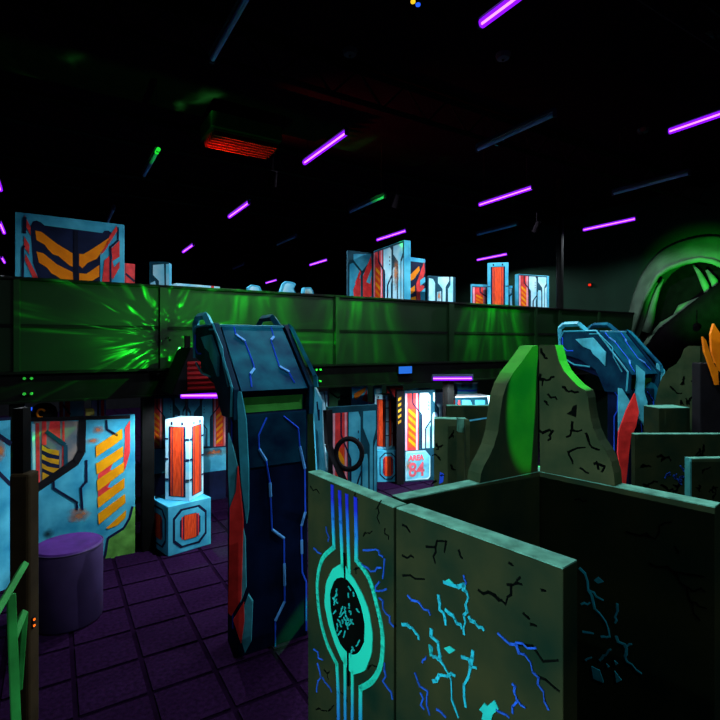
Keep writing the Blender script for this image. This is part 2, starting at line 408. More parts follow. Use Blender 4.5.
# green effect lamps: modelled fixtures, some added, with a patterned lens
def gobo(light, scale, lo, hi, power, vecscale=(1, 1, 1), base=.1, ring=False):
    light.use_nodes = True; nt = light.node_tree; em = nt.nodes['Emission']
    tc = nt.nodes.new('ShaderNodeTexCoord'); mp = nt.nodes.new('ShaderNodeMapping'); mp.inputs['Scale'].default_value = vecscale
    no = nt.nodes.new('ShaderNodeTexNoise'); no.inputs['Scale'].default_value = scale; no.inputs['Detail'].default_value = 2.5; no.inputs['Distortion'].default_value = .6
    mr = nt.nodes.new('ShaderNodeMapRange'); mr.inputs['From Min'].default_value = lo; mr.inputs['From Max'].default_value = hi
    pw = nt.nodes.new('ShaderNodeMath'); pw.operation = 'POWER'; pw.inputs[1].default_value = power
    ad = nt.nodes.new('ShaderNodeMath'); ad.operation = 'ADD'; ad.inputs[1].default_value = base
    nt.links.new(tc.outputs['Normal'], mp.inputs[0]); nt.links.new(mp.outputs[0], no.inputs['Vector']); nt.links.new(no.outputs['Fac'], mr.inputs[0])
    nt.links.new(mr.outputs[0], pw.inputs[0]); nt.links.new(pw.outputs[0], ad.inputs[0]); out = ad.outputs[0]
    if ring:     # fan lens: throws sideways, little straight ahead
        sp = nt.nodes.new('ShaderNodeSeparateXYZ'); nt.links.new(tc.outputs['Normal'], sp.inputs[0])
        sq = nt.nodes.new('ShaderNodeMath'); sq.operation = 'MULTIPLY'; nt.links.new(sp.outputs[2], sq.inputs[0]); nt.links.new(sp.outputs[2], sq.inputs[1])
        om = nt.nodes.new('ShaderNodeMath'); om.operation = 'SUBTRACT'; om.inputs[0].default_value = 1.0; nt.links.new(sq.outputs[0], om.inputs[1])
        p2 = nt.nodes.new('ShaderNodeMath'); p2.operation = 'POWER'; p2.inputs[1].default_value = 3.4; nt.links.new(om.outputs[0], p2.inputs[0])
        mu = nt.nodes.new('ShaderNodeMath'); mu.operation = 'MULTIPLY'; nt.links.new(out, mu.inputs[0]); nt.links.new(p2.outputs[0], mu.inputs[1]); out = mu.outputs[0]
    nt.links.new(out, em.inputs['Strength'])
def aim(o, tgt): o.rotation_euler = (Vector(tgt)-o.location).to_track_quat('-Z', 'Y').to_euler()
def spot(loc, tgt, e, ang, blend, label, col=GREEN, fixture=True):
    l = bpy.data.lights.new('spot_beam', 'SPOT'); l.color = col; l.energy = e; l.spot_size = R(ang); l.spot_blend = blend; l.shadow_soft_size = 0
    loc = Vector(loc); d = (Vector(tgt)-loc).normalized()
    r = empty('green_spot_lamp', loc, 0, label, 'lamp', 'green effect lamps')
    o = bpy.data.objects.new('spot_beam', l); C.objects.link(o); o.parent = r; o.location = (0, 0, 0)
    o.rotation_euler = d.to_track_quat('-Z', 'Y').to_euler()
    MB().bar(-d*.22, -d*.03, .045, .06, 14).build('can', mat('flat_black', (.002, .0015, .002), .95, spec=0), r); MB().bar(-d*.12, -d*.12+Vector((0, 0, .28)), .008, n=6).build('yoke', mat('flat_black', (.002, .0015, .002), .95, spec=0), r)
    return r, l
# effect projector clamped to the balcony stiffener at the second bay
pj = T3(bal(163)+.03, -.30, 2.78)
pr = empty('effect_projector', pj, UA, 'small green effect projector clamped to the balcony seam', 'lamp', 'green effect lamps')
MB().bar((0, .012, 0), (0, .25, 0), .006, n=6).build('clamp_arm', steel, pr); MB().lathe([(.012, -.045), (.018, -.035), (.018, -.018), (.008, -.012)], 12).build('head', steel, pr)
ld = bpy.data.lights.new('effect_light', 'SPOT'); ld.color = GREEN; ld.energy = 13000; ld.spot_size = R(172); ld.spot_blend = .1; ld.shadow_soft_size = 0
lo_ = bpy.data.objects.new('effect_light', ld); C.objects.link(lo_); lo_.parent = pr; lo_.rotation_euler = Vector((0, 1, 0)).to_track_quat('-Z', 'Y').to_euler(); gobo(ld, 4.5, .45, .76, 4.5, (1.2, 2.3, .5), .016, True)
for tt, zz, e_, cone, lb in ((2.75, 2.95, 4200, 64, 'added green spot lamp hung before the balcony above the left gantry'), (4.7, 3.0, 3000, 60, 'added green spot lamp hung before the middle bay of the balcony'), (7.8, 3.0, 4200, 64, 'green spot lamp hung before the right bays of the balcony')):
    sp_, l_ = spot(T3(tt, -.95, 4.7), T3(tt+.05, 0, zz-.15), e_, cone, 1.0, lb); gobo(l_, 5, .36, .70, 1.7, (2.4, .8, .5), .16)  # left and middle spots are added to spread the green wash
spot((3.1, 2.1, 5.8), (1.36, 3.36, 2.68), 6500, 9.2, .25, 'green spot lamp aimed at the crested wall top')
spot((5.6, 8.3, 3.0), (7.75, 11.1, 3.85), 3600, 42, 1.0, 'green floodlight washing the cave arch from below')
fl_ = spot((-2.3, 0, 1.95), (.3, 2.6, 1.2), 620, 54, .6, 'added unseen flood lamp left of the viewpoint', col=UV_COL)[0]  # unseen flood added to light the near maze walls
fl_.name = 'added_flood'; fl_['group'] = 'added floods'
# ------------------------------------------------------------------ artwork kits (flat print)
def tech(root, pl, a0, a1, z0, z1, flip=False, plates=None, stripes=True, dim=False):
    pm = plates or cyan_p
    def P(pts): return [((a0+(a1-a0)*((1-x) if flip else x)), z0+(z1-z0)*y) for x, y in pts]
    def d(name, m, polys, L): decal(root, pl, name, m, [P(p) for p in polys], L)
    d('painted_ground', teal, [[(0, 0), (1, 0), (1, 1), (0, 1)]], 0)
    d('painted_red_band', red, [[(.06, .0), (.33, .0), (.33, .97), (.06, .97)]], 1)
    d('painted_pale_band', pink, [[(.015, 0), (.06, 0), (.06, .97), (.015, .97)], [(.27, 0), (.31, 0), (.31, .97), (.27, .97)]], 2)
    if stripes:
        d('painted_hazard_field', redor, [[(.09, .05), (.26, .05), (.26, .70), (.09, .70)]], 2)
        for k in range(5):
            y = .56-.125*k
            d('hazard_stripe', orange if k % 2 else yell, [[(.09, y+.10), (.26, y-.02), (.26, y+.045), (.09, y+.16)]], 3)
    d('painted_plate', pm, [[(.37, .02), (.60, .02), (.60, .36), (.62, .42), (.62, .92), (.57, .97), (.36, .97), (.36, .62), (.42, .56), (.42, .02)]], 1)
    d('painted_plate', pm, [[(.68, .97), (.97, .97), (.97, .82), (.90, .72), (.90, .02), (.83, .02), (.83, .70), (.68, .84)]], 1)
    d('painted_plate', pm, [[(.665, .02), (.79, .02), (.79, .58), (.77, .63), (.69, .63), (.665, .58)]], 1)
    d('painted_plate', pm, [[(.925, .02), (.985, .02), (.985, .74), (.925, .68)]], 1)
    for seg in ([(.19, .97), (.19, .80), (.40, .60), (.40, .02)], [(.50, .02), (.50, .36), (.635, .50)]):
        decal(root, pl, 'painted_line', navy, [ribbon(P(seg[i:i+2]), .028*abs(a1-a0)) for i in range(len(seg)-1)], 4)
    d('painted_dots', navy, [[(.56, y), (.58, y), (.58, y+.022), (.56, y+.022)] for y in (.80, .74, .68)], 3)
def pillar(name, label, corner, size, rz, z0, z1, group=None, panels='long', cat='pillar', px_sides=('front', 'right')):
    """square prop with glowing red insets in a riveted pale frame; corner = nearest edge on the ground"""
    r = empty(name, (corner[0], corner[1], z0), rz, label, cat, group); H = z1-z0; s = size
    MB().box(-s, 0, 0, s, 0, H).build('body', cyan if panels != 'bright' else cyan_p, r, .008)
    M = Matrix.Rotation(rz, 3, 'Z')
    def wp(x, y): v = M @ Vector((x, y, 0)); return (corner[0]+v.x, corner[1]+v.y)
    faces = [Plane(wp(-s, 0), wp(0, 0)), Plane(wp(0, 0), wp(0, s)), Plane(wp(-s, s), wp(-s, 0))]
    for pl in faces:
        a = s
        if panels == 'crate':
            def oc(i, c): return [(i+c, z0+i), (a-i-c, z0+i), (a-i, z0+i+c), (a-i, z1-i-c), (a-i-c, z1-i), (i+c, z1-i), (i, z1-i-c), (i, z0+i+c)]
            decal(r, pl, 'painted_border', navy, [oc(.06*s/.55, .10)], 0); decal(r, pl, 'painted_frame', cyan, [oc(.085*s/.55, .095)], 1)
            decal(r, pl, 'painted_border', navy, [oc(.145*s/.55, .06)], 2); decal(r, pl, 'red_inset', redor, [[(a*.36, z0+.15*s/.55), (a*.64, z0+.15*s/.55), (a*.64, z1-.15*s/.55), (a*.36, z1-.15*s/.55)]], 3)
            decal(r, pl, 'painted_bar', red, [[(a*x, z0+.16*s/.55), (a*(x+.03), z0+.16*s/.55), (a*(x+.03), z1-.16*s/.55), (a*x, z1-.16*s/.55)] for x in (.30, .67)], 3)
        else:
            decal(r, pl, 'painted_border', navy, [[(a*.16, z0+.05), (a*.84, z0+.05), (a*.84, z1-.09), (a*.16, z1-.09)]], 0)
            decal(r, pl, 'red_inset', redor, [[(a*.24, z0+.06), (a*.76, z0+.06), (a*.76, z1-.10), (a*.24, z1-.10)]], 1)
            decal(r, pl, 'painted_line', navy, [[(a*x, z0+.06), (a*(x+.025), z0+.06), (a*(x+.025), z1-.10), (a*x, z1-.10)] for x in (.3, .67)], 2)
            decal(r, pl, 'painted_rivet', navy, [[(a*x, z0+H*k/4), (a*(x+.13), z0+H*k/4), (a*(x+.13), z0+H*k/4+.02), (a*x, z0+H*k/4+.02)] for x in (.01, .86) for k in (1, 2, 3)]+[[(a*x, z1-.07), (a*(x+.07), z1-.07), (a*(x+.07), z1-.03), (a*x, z1-.03)] for x in (.25, .68)], 2)
    return r
# ------------------------------------------------------------------ near maze walls
ZW = 1.83
def mwall(name, label, pL, yL, pR, yR, th, m=stone, z=ZW, group='stone-look maze walls', ext=0):
    A = W(pL, DY(yL, z), 0); Bq = W(pR, DY(yR, z), 0)
    pl = Plane(A, Bq); r = empty(name, (A.x, A.y, 0), pl.ang, label, 'wall panel', group)
    MB().box(0, pl.L+ext, 0, th, 0, z-.006).build('panel', m, r, .004); MB().box(.002, pl.L+ext-.002, .002, th-.002, z-.006, z).build('top_edge', stone_edge, r)  # top strip is much paler than the panel below it
    return r, pl
A, plA = mwall('maze_wall', 'stone-look maze wall with glowing aqua ring emblem', 308, 471.5, 393.5, 507, .095)
B, plB = mwall('maze_wall', 'stone-look maze wall with aqua splatter cracks, right of the ring emblem', 396, 507.5, 563, 568, .115)
E, plE = mwall('maze_wall', 'dark maze wall running back behind the ring emblem wall', 402, 499.5, 539.5, 471, .1, ext=.12)
D, plD = mwall('maze_wall', 'large dark maze wall below the crested wall, with faint blue cracks', 539.5, 471, 715, 507, .115)
# ring emblem, read off wall A
K = 2.824
def c7(l): return [(300+x/K, 465+y/K) for x, y in l]
emb = zramp('emblem_paint', [(0, (.01, .10, .55)), (.16, (.012, .30, .50)), (.27, (.012, .62, .42)), (.74, (.012, .62, .42)), (.85, (.012, .22, .6)), (.96, (.008, .02, .5))], .3, 1.78)
def resample(poly, n):
    P = [Vector(p) for p in poly]; P.append(P[0]); L = [0]
    for i in range(len(P)-1): L.append(L[-1]+(P[i+1]-P[i]).length)
    out = []
    for k in range(n):
        s = L[-1]*k/n; i = max(j for j in range(len(P)-1) if L[j] <= s); f = (s-L[i])/max(1e-9, L[i+1]-L[i]); out.append(P[i].lerp(P[i+1], f))
    return out
outer = c7([(125, 275), (95, 290), (75, 330), (70, 390), (82, 450), (102, 510), (122, 555), (150, 592), (185, 582), (204, 535), (207, 480), (196, 410), (176, 360), (152, 318), (136, 298)])
inner = c7([(118, 316), (100, 322), (86, 360), (88, 410), (98, 460), (116, 508), (134, 528), (150, 536), (168, 530), (183, 500), (185, 450), (175, 400), (157, 352), (138, 326), (128, 318)])
ro, ri = resample(outer, 40), resample(inner, 40)
decal(A, plA, 'emblem_ring', emb, [[tuple(ro[i]), tuple(ro[(i+1) % 40]), tuple(ri[(i+1) % 40]), tuple(ri[i])] for i in range(40)], 1, True, label='glowing aqua oval ring')
decal(A, plA, 'emblem_heart', crk, [[tuple(p) for p in ri]], 0, True)
stroke(A, plA, 'emblem_line', emb, [c7(l) for l in (
    [(92, 60), (94, 150), (97, 232)]+catmull([(97, 232), (64, 266), (50, 330), (56, 420), (76, 500), (105, 562)])+[(109, 640), (110, 740)],)], .030, 1)
stroke(A, plA, 'emblem_line', emb, [c7([(113, 75), (116, 160), (121, 285)])], .030, 1)
stroke(A, plA, 'emblem_line', emb, [c7([(133, 85), (136, 180), (140, 300)])], .028, 1)
stroke(A, plA, 'emblem_line', emb, [c7(l) for l in ([(158, 95), (160, 200), (160, 268)]+catmull([(160, 268), (196, 320), (219, 400), (234, 480), (230, 560), (206, 608), (172, 630)])+[(172, 740)],)], .032, 1)
stroke(A, plA, 'emblem_line', emb, [c7([(128, 545), (129, 740)])], .026, 1); stroke(A, plA, 'emblem_line', emb, [c7([(149, 585), (149, 740)])], .026, 1)
stroke(A, plA, 'emblem_slit', crk, [c7([(127, 250), (130, 330)]), c7([(138, 520), (138, 620)])], .014, 3)
rd = random.Random(4)
veins = []
for k in range(30):
    i = rd.randrange(40); p = ri[i].lerp(sum(ri, Vector((0, 0)))/40, rd.uniform(.12, .9)); veins.append(crack(k, p.x, p.y, rd.uniform(1.0, 2.1), rd.uniform(3, 8), 2, .7))
stroke(A, plA, 'emblem_veins', tealp, veins, .010, 2, w2=.005)
bl = [[(180, 240), (215, 238), (235, 258)], [(175, 280), (200, 300), (230, 290)], [(240, 265), (235, 320)], [(225, 330), (215, 355), (245, 350)], [(225, 375), (245, 420), (265, 455)], [(240, 560), (235, 610), (262, 660)], [(75, 175), (80, 215)], [(40, 235), (60, 250)], [(40, 520), (65, 550)], [(50, 560), (60, 600), (48, 640)], [(65, 600), (90, 640)]]
stroke(A, plA, 'blue_cracks', bluep, [c7(l) for l in bl], .016, 1, w2=.008)
stroke(A, plA, 'black_cracks', crk, [c7(l) for l in ([(30, 60), (55, 80)], [(220, 120), (225, 165)], [(230, 100), (215, 125)], [(240, 180), (250, 210)], [(215, 420), (225, 440)])]+spread(5, (312, 490, 388, 715), 9, 6, 14), .010, 0, w2=.005)
K2 = 2.77
def cB(l): return [(300+x/K2, 460+y/K2) for x, y in l]
stroke(B, plB, 'black_cracks', crk, [cB(l) for l in ([(350, 240), (405, 225)], [(375, 240), (375, 285)], [(405, 225), (400, 255)], [(285, 265), (315, 270)], [(285, 320), (345, 330)], [(495, 360), (540, 375), (570, 400), (585, 350), (610, 325)], [(575, 345), (615, 345)], [(440, 250), (450, 272)], [(600, 510), (715, 555)], [(660, 600), (718, 640)], [(620, 425), (635, 440)], [(640, 455), (655, 460)], [(285, 180), (305, 200)], [(580, 285), (590, 292)], [(670, 360), (680, 362)])], .016, 0, w2=.008)
stroke(B, plB, 'blue_cracks', bluep, [cB(l) for l in ([(550, 480), (600, 510), (640, 560), (660, 620), (690, 690)], [(600, 505), (655, 520)], [(300, 375), (335, 400), (362, 428)], [(320, 590), (355, 640), (360, 705)], [(590, 620), (600, 655), (590, 700)], [(340, 560), (350, 545)], [(455, 320), (460, 345)], [(600, 660), (625, 685)], [(335, 645), (345, 690)], [(380, 690), (405, 712)], [(545, 690), (580, 712)])], .016, 1, w2=.007)
stroke(B, plB, 'aqua_cracks', mat('aqua_blue_paint', (.012, .42, .52), .6, .3, 8), [cB(l) for l in ([(400, 338), (455, 345), (468, 380), (455, 430), (456, 482)], [(405, 415), (430, 440), (450, 465)], [(470, 435), (490, 455), (510, 470)], [(365, 470), (385, 520), (400, 570), (440, 712)], [(360, 515), (370, 545), (392, 552)], [(450, 545), (490, 575)], [(385, 375), (388, 415), (405, 455)], [(285, 455), (312, 465), (330, 495)], [(370, 612), (395, 595), (430, 597)], [(480, 530), (468, 600), (460, 682)])], .021, 1, w2=.010)
decal(B, plB, 'aqua_splash', tealp, [cB(l) for l in ([(498, 690), (512, 672), (520, 680), (540, 664), (552, 688), (535, 705), (528, 730), (505, 716), (508, 700)], [(400, 520), (415, 514), (432, 526), (415, 536)], [(402, 335), (415, 328), (428, 342)], [(357, 510), (370, 530), (362, 545)])], 1, True)
def cD(l): return [(500+x/3, 480+y/3) for x, y in l]
stroke(D, plD, 'blue_cracks', mat('aqua_blue_paint', (.012, .34, .55)), [cD(l) for l in ([(240, 265), (265, 330), (300, 400), (330, 470)], [(352, 372), (350, 400), (346, 428)], [(250, 455), (280, 460)], [(350, 470), (380, 505), (382, 545), (425, 580)], [(265, 330), (310, 360)], [(300, 540), (318, 525), (332, 508)], [(375, 500), (395, 492)], [(305, 470), (330, 468)], [(245, 372), (270, 368)], [(258, 540), (275, 532)])], .017, 1, w2=.008)
decal(D, plD, 'aqua_splash', mat('aqua_blue_paint', (.012, .34, .55)), [cD(l) for l in ([(275, 558), (300, 570), (312, 608), (280, 595)], [(345, 572), (366, 600), (350, 608)], [(282, 300), (295, 290), (312, 305), (295, 310)], [(343, 540), (355, 550), (348, 556)], [(320, 550), (330, 560), (324, 564)])], 1, True)
stroke(D, plD, 'black_cracks', crk, [cD(l) for l in ([(380, 155), (440, 160), (465, 178), (490, 130), (515, 125)], [(450, 250), (520, 275), (560, 320), (570, 360), (600, 420)], [(520, 275), (612, 290)], [(560, 320), (615, 335)], [(570, 365), (620, 385)], [(225, 60), (260, 62)], [(525, 200), (535, 220)])], .013, 0, w2=.006)
# crested wall top: two ogee wings meeting in a corner, standing on walls D and E
cw = empty('crested_wall', (plD.o.x, plD.o.y, ZW), plD.ang, 'tall crested stone-look wall with curved shoulders lit green', 'wall panel')
def wing(pl, pxs, th, name, m, sgn=1):
    q = [pl.az(*p) for p in pxs]; front = [pl.world(a, z, .0) for a, z in q]; back = [pl.world(a, z, -th) for a, z in q]; n = len(q)
    mb = MB(); mb.v = to_local(cw, front+back); mb.f = [tuple(range(n)), tuple(range(2*n-1, n-1, -1))]+[(i, (i+1) % n, n+(i+1) % n, n+i) for i in range(n)]
    o = mb.build(name, m, cw); o.data.materials.append(stone_l)
    for p in o.data.polygons[2:]: p.material_index = 1
    return o
wing(plD, [(540, 471.5), (539, 345), (555, 345), (557, 352), (559, 361), (564, 371), (571, 379), (578, 386), (586, 391), (588, 398), (589, 408), (591, 419), (594, 430), (599, 441), (606, 451), (611, 462), (614, 474), (615, 486)], .11, 'right_wing', stone_l)  # paler stone colour stands for the lit wing
wing(plE, [(538, 471.5), (538, 345.5), (533, 346), (528, 353), (521, 363), (513, 373), (507, 384), (503, 396), (501, 408), (499.5, 420), (498, 432), (494, 446), (489, 457), (484, 466), (481, 474), (480, 483)], .11, 'left_wing', stone)  # darker stone colour stands for the shaded wing
def c4(l): return [(470+x/2.88, 330+y/2.88) for x, y in l]
stroke(cw, plD, 'black_cracks', crk, [c4(l) for l in ([(203, 128), (208, 160)], [(203, 140), (220, 145), (242, 135)], [(205, 55), (215, 80), (222, 82)], [(225, 185), (250, 200)], [(268, 165), (285, 178), (312, 178)], [(215, 205), (226, 216)], [(295, 265), (290, 300), (278, 308)], [(290, 290), (322, 288)], [(200, 290), (237, 294), (225, 318)], [(335, 298), (345, 330), (372, 345)], [(283, 350), (296, 385)], [(283, 352), (332, 338)], [(358, 385), (388, 392), (380, 408)], [(370, 400), (365, 378)], [(318, 398), (342, 412)], [(240, 290), (228, 305)])], .020, 0, w2=.009)
decal(cw, plD, 'black_blotch', crk, [c4([(278, 242), (292, 232), (297, 218), (308, 215), (306, 252), (292, 246)])], 0, True)
# low walls to the right
F1, plF = mwall('maze_wall', 'maze wall with straight pale top edge right of the red shard', 635, 434, 800, 434, .07)
stroke(F1, plF, 'black_cracks', crk, spread(11, (640, 445, 715, 485), 9, 8, 20), .022, 0, w2=.01); stroke(F1, plF, 'blue_cracks', bluep, spread(12, (655, 470, 690, 486), 6, 5, 10), .016, 1, w2=.01)
F2, plF2 = mwall('maze_wall', 'short maze wall stub at the right edge with aqua left edge', 691.5, 458.5, 800, 456, .055)
MB().box(-.012, 0, 0, .055, 0, ZW).build('edge_strip', mat('aqua_edge_paint', (.05, .36, .33)), F2)
stroke(F2, plF2, 'black_cracks', crk, spread(13, (696, 468, 719, 500), 5, 6, 12), .014, 0, w2=.006)
# second crested wall behind them
A2, B2 = W(701, 5.7, 0), W(652, 6.15, 0)
cw2 = empty('crested_wall', (A2.x, A2.y, 0), 0, 'farther crested stone-look wall under the orange blades', 'wall panel')
pl2 = Plane(B2, A2); pl3 = Plane(A2, W(780, 5.5, 0))
def slab(root, pl, pxs, zb, th, name, m):
    q = [pl.az(*p) for p in pxs]; q = [(q[0][0], zb)]+q+[(q[-1][0], zb)]; n = len(q)
    front = [pl.world(a, z, 0) for a, z in q]; back = [pl.world(a, z, -th) for a, z in q]
    mb = MB(); mb.v = to_local(root, front+back); mb.f = [tuple(range(n)), tuple(range(2*n-1, n-1, -1))]+[(i, (i+1) % n, n+(i+1) % n, n+i) for i in range(n)]
    return mb.build(name, m, root)
slab(cw2, pl2, [(655, 402), (658, 388), (662, 377), (668, 369), (676, 364), (681, 357), (684, 349), (688, 346), (700, 346)], 0, .12, 'left_wing', stone_l)  # light on this wing is put into a paler stone
slab(cw2, pl3, [(702, 346), (714, 346), (719, 352), (724, 362), (735, 372), (742, 384), (745, 402)], 0, .12, 'right_wing', stone)  # shade on this wing is put into a darker stone
stroke(cw2, pl2, 'black_cracks', crk, spread(21, (662, 375, 698, 425), 8, 6, 14), .022, 0, w2=.01); stroke(cw2, pl3, 'black_cracks', crk, spread(22, (704, 352, 719, 425), 6, 6, 14), .022, 0, w2=.01)
G2, _ = mwall('maze_wall', 'dark maze wall block under the farther crested wall with pale ledge', 659, 408, 690, 407.5, .25, z=2.0)
H1, plH = mwall('maze_wall', 'narrow green stone-look wall end left of the crested wall', 434, 418.5, 457, 419, .14, stone_l)
stroke(H1, plH, 'black_cracks', crk, spread(31, (436, 425, 456, 485), 7, 5, 11), .022, 0, w2=.01); decal(H1, plH, 'blue_mark', bluep, [[(440, 472), (444, 474), (443, 482), (439, 484)]], 0, True)
q0 = W(466, 5.9, 0); rr, _ = board('wall_post', 'thin upright stone-look post beside the narrow green wall end', 'post', (q0.x, q0.y), (q0.x+.045, q0.y), 0, 1.8, .12, stone_l)
q0 = W(458.5, 6.1, 0); rr, _ = board('wall_bracket', 'small pale bracket bridging wall end and thin post', 'bracket', (q0.x, q0.y), (q0.x+.1, q0.y), 1.62, 1.79, .10, stone_edge)
J1, plJ = mwall('maze_wall', 'black-green maze wall behind the narrow green wall end', 447, 405.5, 505, 405.5, .1)
stroke(J1, plJ, 'pale_line', cyan, [[(470, 420.5), (490, 417.5)]], .022, 0)
# ------------------------------------------------------------------ gantries
def bars(pts3, r, name, m, root, n=4):
    mb = MB()
    for i in range(len(pts3)-1): mb.bar(pts3[i], pts3[i+1], r, n=n)
    return mb.build(name, m, root)
def yz(x, l): return [(x, a, b) for a, b in l]
def gantry(O, label, shards=None, reach=1.27):
    g = empty('gantry_pylon', (O[0], O[1], 0), UA, label, 'gantry', 'sci-fi gantry pylons'); w = .66
    leg_ = MB().prism([(0, 0), (.3, 0), (.3, 2.3), (.06, 2.3), (.06, 2.09), (0, 2.09)], 'x', 0, w).build('leg', gnavy, g, .006)
    MB().prism([(-.02, 2.29), (.06, 2.22), (.3, 2.2), (1.0, 2.42), (1.02, 2.72), (.95, 2.86), (.45, 2.86)], 'x', 0, w).build('hood', gnavy, g, .006)
    slope_ = MB().prism([(-.035, 2.295), (-.02, 2.285), (.46, 2.865), (.445, 2.875)], 'x', .02, w-.02).build('slope_panel', gblue, g)
    MB().prism([(.44, 2.865), (.49, 2.865), (.49, 2.89), (.43, 2.885)], 'x', -.02, w+.02).build('ridge_trim', cyan, g)
    MB().box(.03, w-.03, .048, .06, 2.095, 2.275).build('recess_panel', mat('green_lit_recess', (.03, .22, .03), .5), g)  # green light falling in the recess is put into its colour
    MB().box(.02, w-.02, -.012, 0, 1.62, 2.085).build('upper_front_plate', gside, g, .003)
    side_ = MB().prism([(-.03, 2.05), (-.04, 2.31), (.44, 2.9), (1.0, 2.9), (1.08, 2.76), (1.04, 2.56), (.72, 2.48), (.46, 2.34), (.31, 2.05)], 'x', -.05, -.001).build('side_plate', gside, g, .006)
    MB().prism([(-.03, 2.05), (-.04, 2.31), (.44, 2.9), (1.0, 2.9), (1.08, 2.76), (1.04, 2.56), (.72, 2.48), (.46, 2.34), (.31, 2.05)], 'x', w+.001, w+.05).build('side_plate', gside, g, .006)
    MB().prism([(.77, 2.77), (.485, 2.79), (.29, 2.59), (.3, 2.40), (.40, 2.50), (.485, 2.56), (.52, 2.62), (.64, 2.66)], 'x', -.075, -.05).build('stepped_plate', mat('pale_teal_shard_paint', (.06, .42, .52), .4, .35, 6), side_, .004)
    bars(yz(-.058, [(.0, 2.08), (-.02, 2.33), (.44, 2.885), (.98, 2.885), (1.05, 2.76)]), .012, 'edge_trim', gteal, side_)
    bars(yz(-.06, [(.06, 2.33), (.18, 2.52), (.2, 2.66), (.4, 2.84), (.55, 2.84)]), .008, 'edge_trim', gteal, side_)
    for x in (-.03, w+.03):
        bars(yz(x, [(1.04, 2.55), (1.07, 2.93), (.99, 2.99), (.74, 2.99), (.6, 2.88)]), .038, 'grab_loop', gteal if x < 0 else gblue, g)
    bars(yz(-.05, [(1.0, 2.5), (.8, 2.40), (.55, 2.38)]), .012, 'lower_loop', gteal, g)
    bars(yz(w+.065, [(.47, 2.89), (.40, 2.86), (-.03, 2.40), (-.05, 2.30)]), .025, 'side_rail', gblue, g)
    # luminous circuit lines
    def sl(a, b): return (.02+a*(w-.04), -.03+b*.475, 2.297+b*.578)
    def circ(pts, name='circuit_line', r=.0075, m=bluep, on=None): bars(pts, r, name, m, on or g)
    l1 = [sl(*p) for p in ((.195, .98), (.18, .85), (.29, .74), (.30, .40), (.29, .31), (.20, .23), (.16, .05))]; circ(l1, on=slope_)
    l2 = [sl(*p) for p in ((.81, 1), (.79, .82), (.72, .76), (.69, .33), (.81, .24), (.83, .08))]; circ(l2, on=slope_)
    for a, b in ((l1[1], l1[2]), (l1[4], l1[5]), (l2[1], l2[2]), (l2[3], l2[4])): circ([a, b], 'circuit_node', .016, blueb, slope_)
    f1 = [(.254, 2.05), (.18, 1.9), (.185, 1.78), (.25, 1.67), (.285, 1.47), (.305, 1.05), (.42, .95), (.425, .38), (.335, .23), (.335, .0)]
    f2 = [(.416, 2.05), (.56, 1.93), (.575, 1.76), (.625, 1.55), (.63, 1.15), (.59, 1.03), (.60, .6), (.64, .5), (.64, .05)]
    for f, nodes in ((f1, ((2, 3), (4, 4.3), (5, 6), (6.4, 6.75), (7, 8))), (f2, ((2, 3), (4, 5), (5.3, 5.6)))):
        circ([(x, -.016, z) for x, z in f], on=leg_)
        for a, b in nodes:
            def at(k):
                i = int(k); i2 = min(i+1, len(f)-1); t = k-i; return (f[i][0]*(1-t)+f[i2][0]*t, -.018, f[i][1]*(1-t)+f[i2][1]*t)
            circ([at(a), at(b)], 'circuit_node', .013, blueb, leg_)
    circ(yz(-.056, [(1.0, 2.80), (1.0, 2.66), (.92, 2.60), (.82, 2.60)]), r=.010, on=side_)
    circ(yz(-.006, [(.28, 2.3), (.24, 2.2), (.24, 2.1), (.15, 2.0), (.155, 1.8), (.2, 1.72), (.2, 1.45), (.2, 1.0), (.12, .8), (.12, .2)]), r=.008, on=leg_)
    for o in [c for c in g.children_recursive if c.type == 'MESH' and c != leg_]:     # the hood reaches well back over the passage
        for v in o.data.vertices:
            if v.co.z > 2.29 and v.co.y > 0: v.co.y *= reach
    if shards:
        for nm, m, poly in shards: shard(nm, m, O[1]-.04-.02*(m is red_sh), poly, .03, g)
    return g
glass_teal = mat('pale_teal_shard_paint', (.06, .42, .52), .4, .35, 6)
red_sh = mat('red_shard_paint', (.85, .035, .03), .5, .35, 6)
def shard(nm, m, Y, pts, th=.03, root=None):
    root = root or g2
    pl = Plane(W(600, Y, 0), W(660, Y, 0)); slabv = [pl.az(*p) for p in pts]; n = len(slabv)
    fr = [pl.world(a, z, 0) for a, z in slabv]; bk = [pl.world(a, z, -th) for a, z in slabv]
    mb = MB(); mb.v = to_local(root, fr+bk); mb.f = [tuple(range(n)), tuple(range(2*n-1, n-1, -1))]+[(i, (i+1) % n, n+(i+1) % n, n+i) for i in range(n)]
    return mb.build(nm, m, root)
LS = [('teal_shard', glass_teal, [(228, 433), (232.6, 447), (237.6, 468), (238.7, 485), (236, 492), (229.7, 508), (228, 472)]),
      ('red_shard', red_sh, [(237.6, 466), (240, 490), (243, 520), (241, 600), (231.5, 616), (228, 613), (229, 566), (229.7, 508), (236, 491)]),
      ('teal_shard', glass_teal, [(240, 515.5), (245, 539), (246, 588), (240.5, 603), (238.7, 562)]),
      ('red_shard', red_sh, [(233, 620), (243.5, 603), (244, 622), (241, 644)]),
      ('teal_shard', glass_teal, [(248, 595), (252.5, 602), (251, 642), (245, 653), (240.5, 638), (240.5, 617)]),
      ('trim_blade', gteal, [(237, 392), (241, 392), (246, 420), (248.5, 470), (248.5, 510), (246.5, 524), (241, 482), (238.5, 440)])]
gantry((-1.05, 4.3), 'blue sci-fi gantry pylon with circuit lines, left of the ring emblem wall', LS)
g2 = gantry((3.55, 6.6), 'farther sci-fi gantry pylon behind the crested wall, red and teal shards', reach=.97)
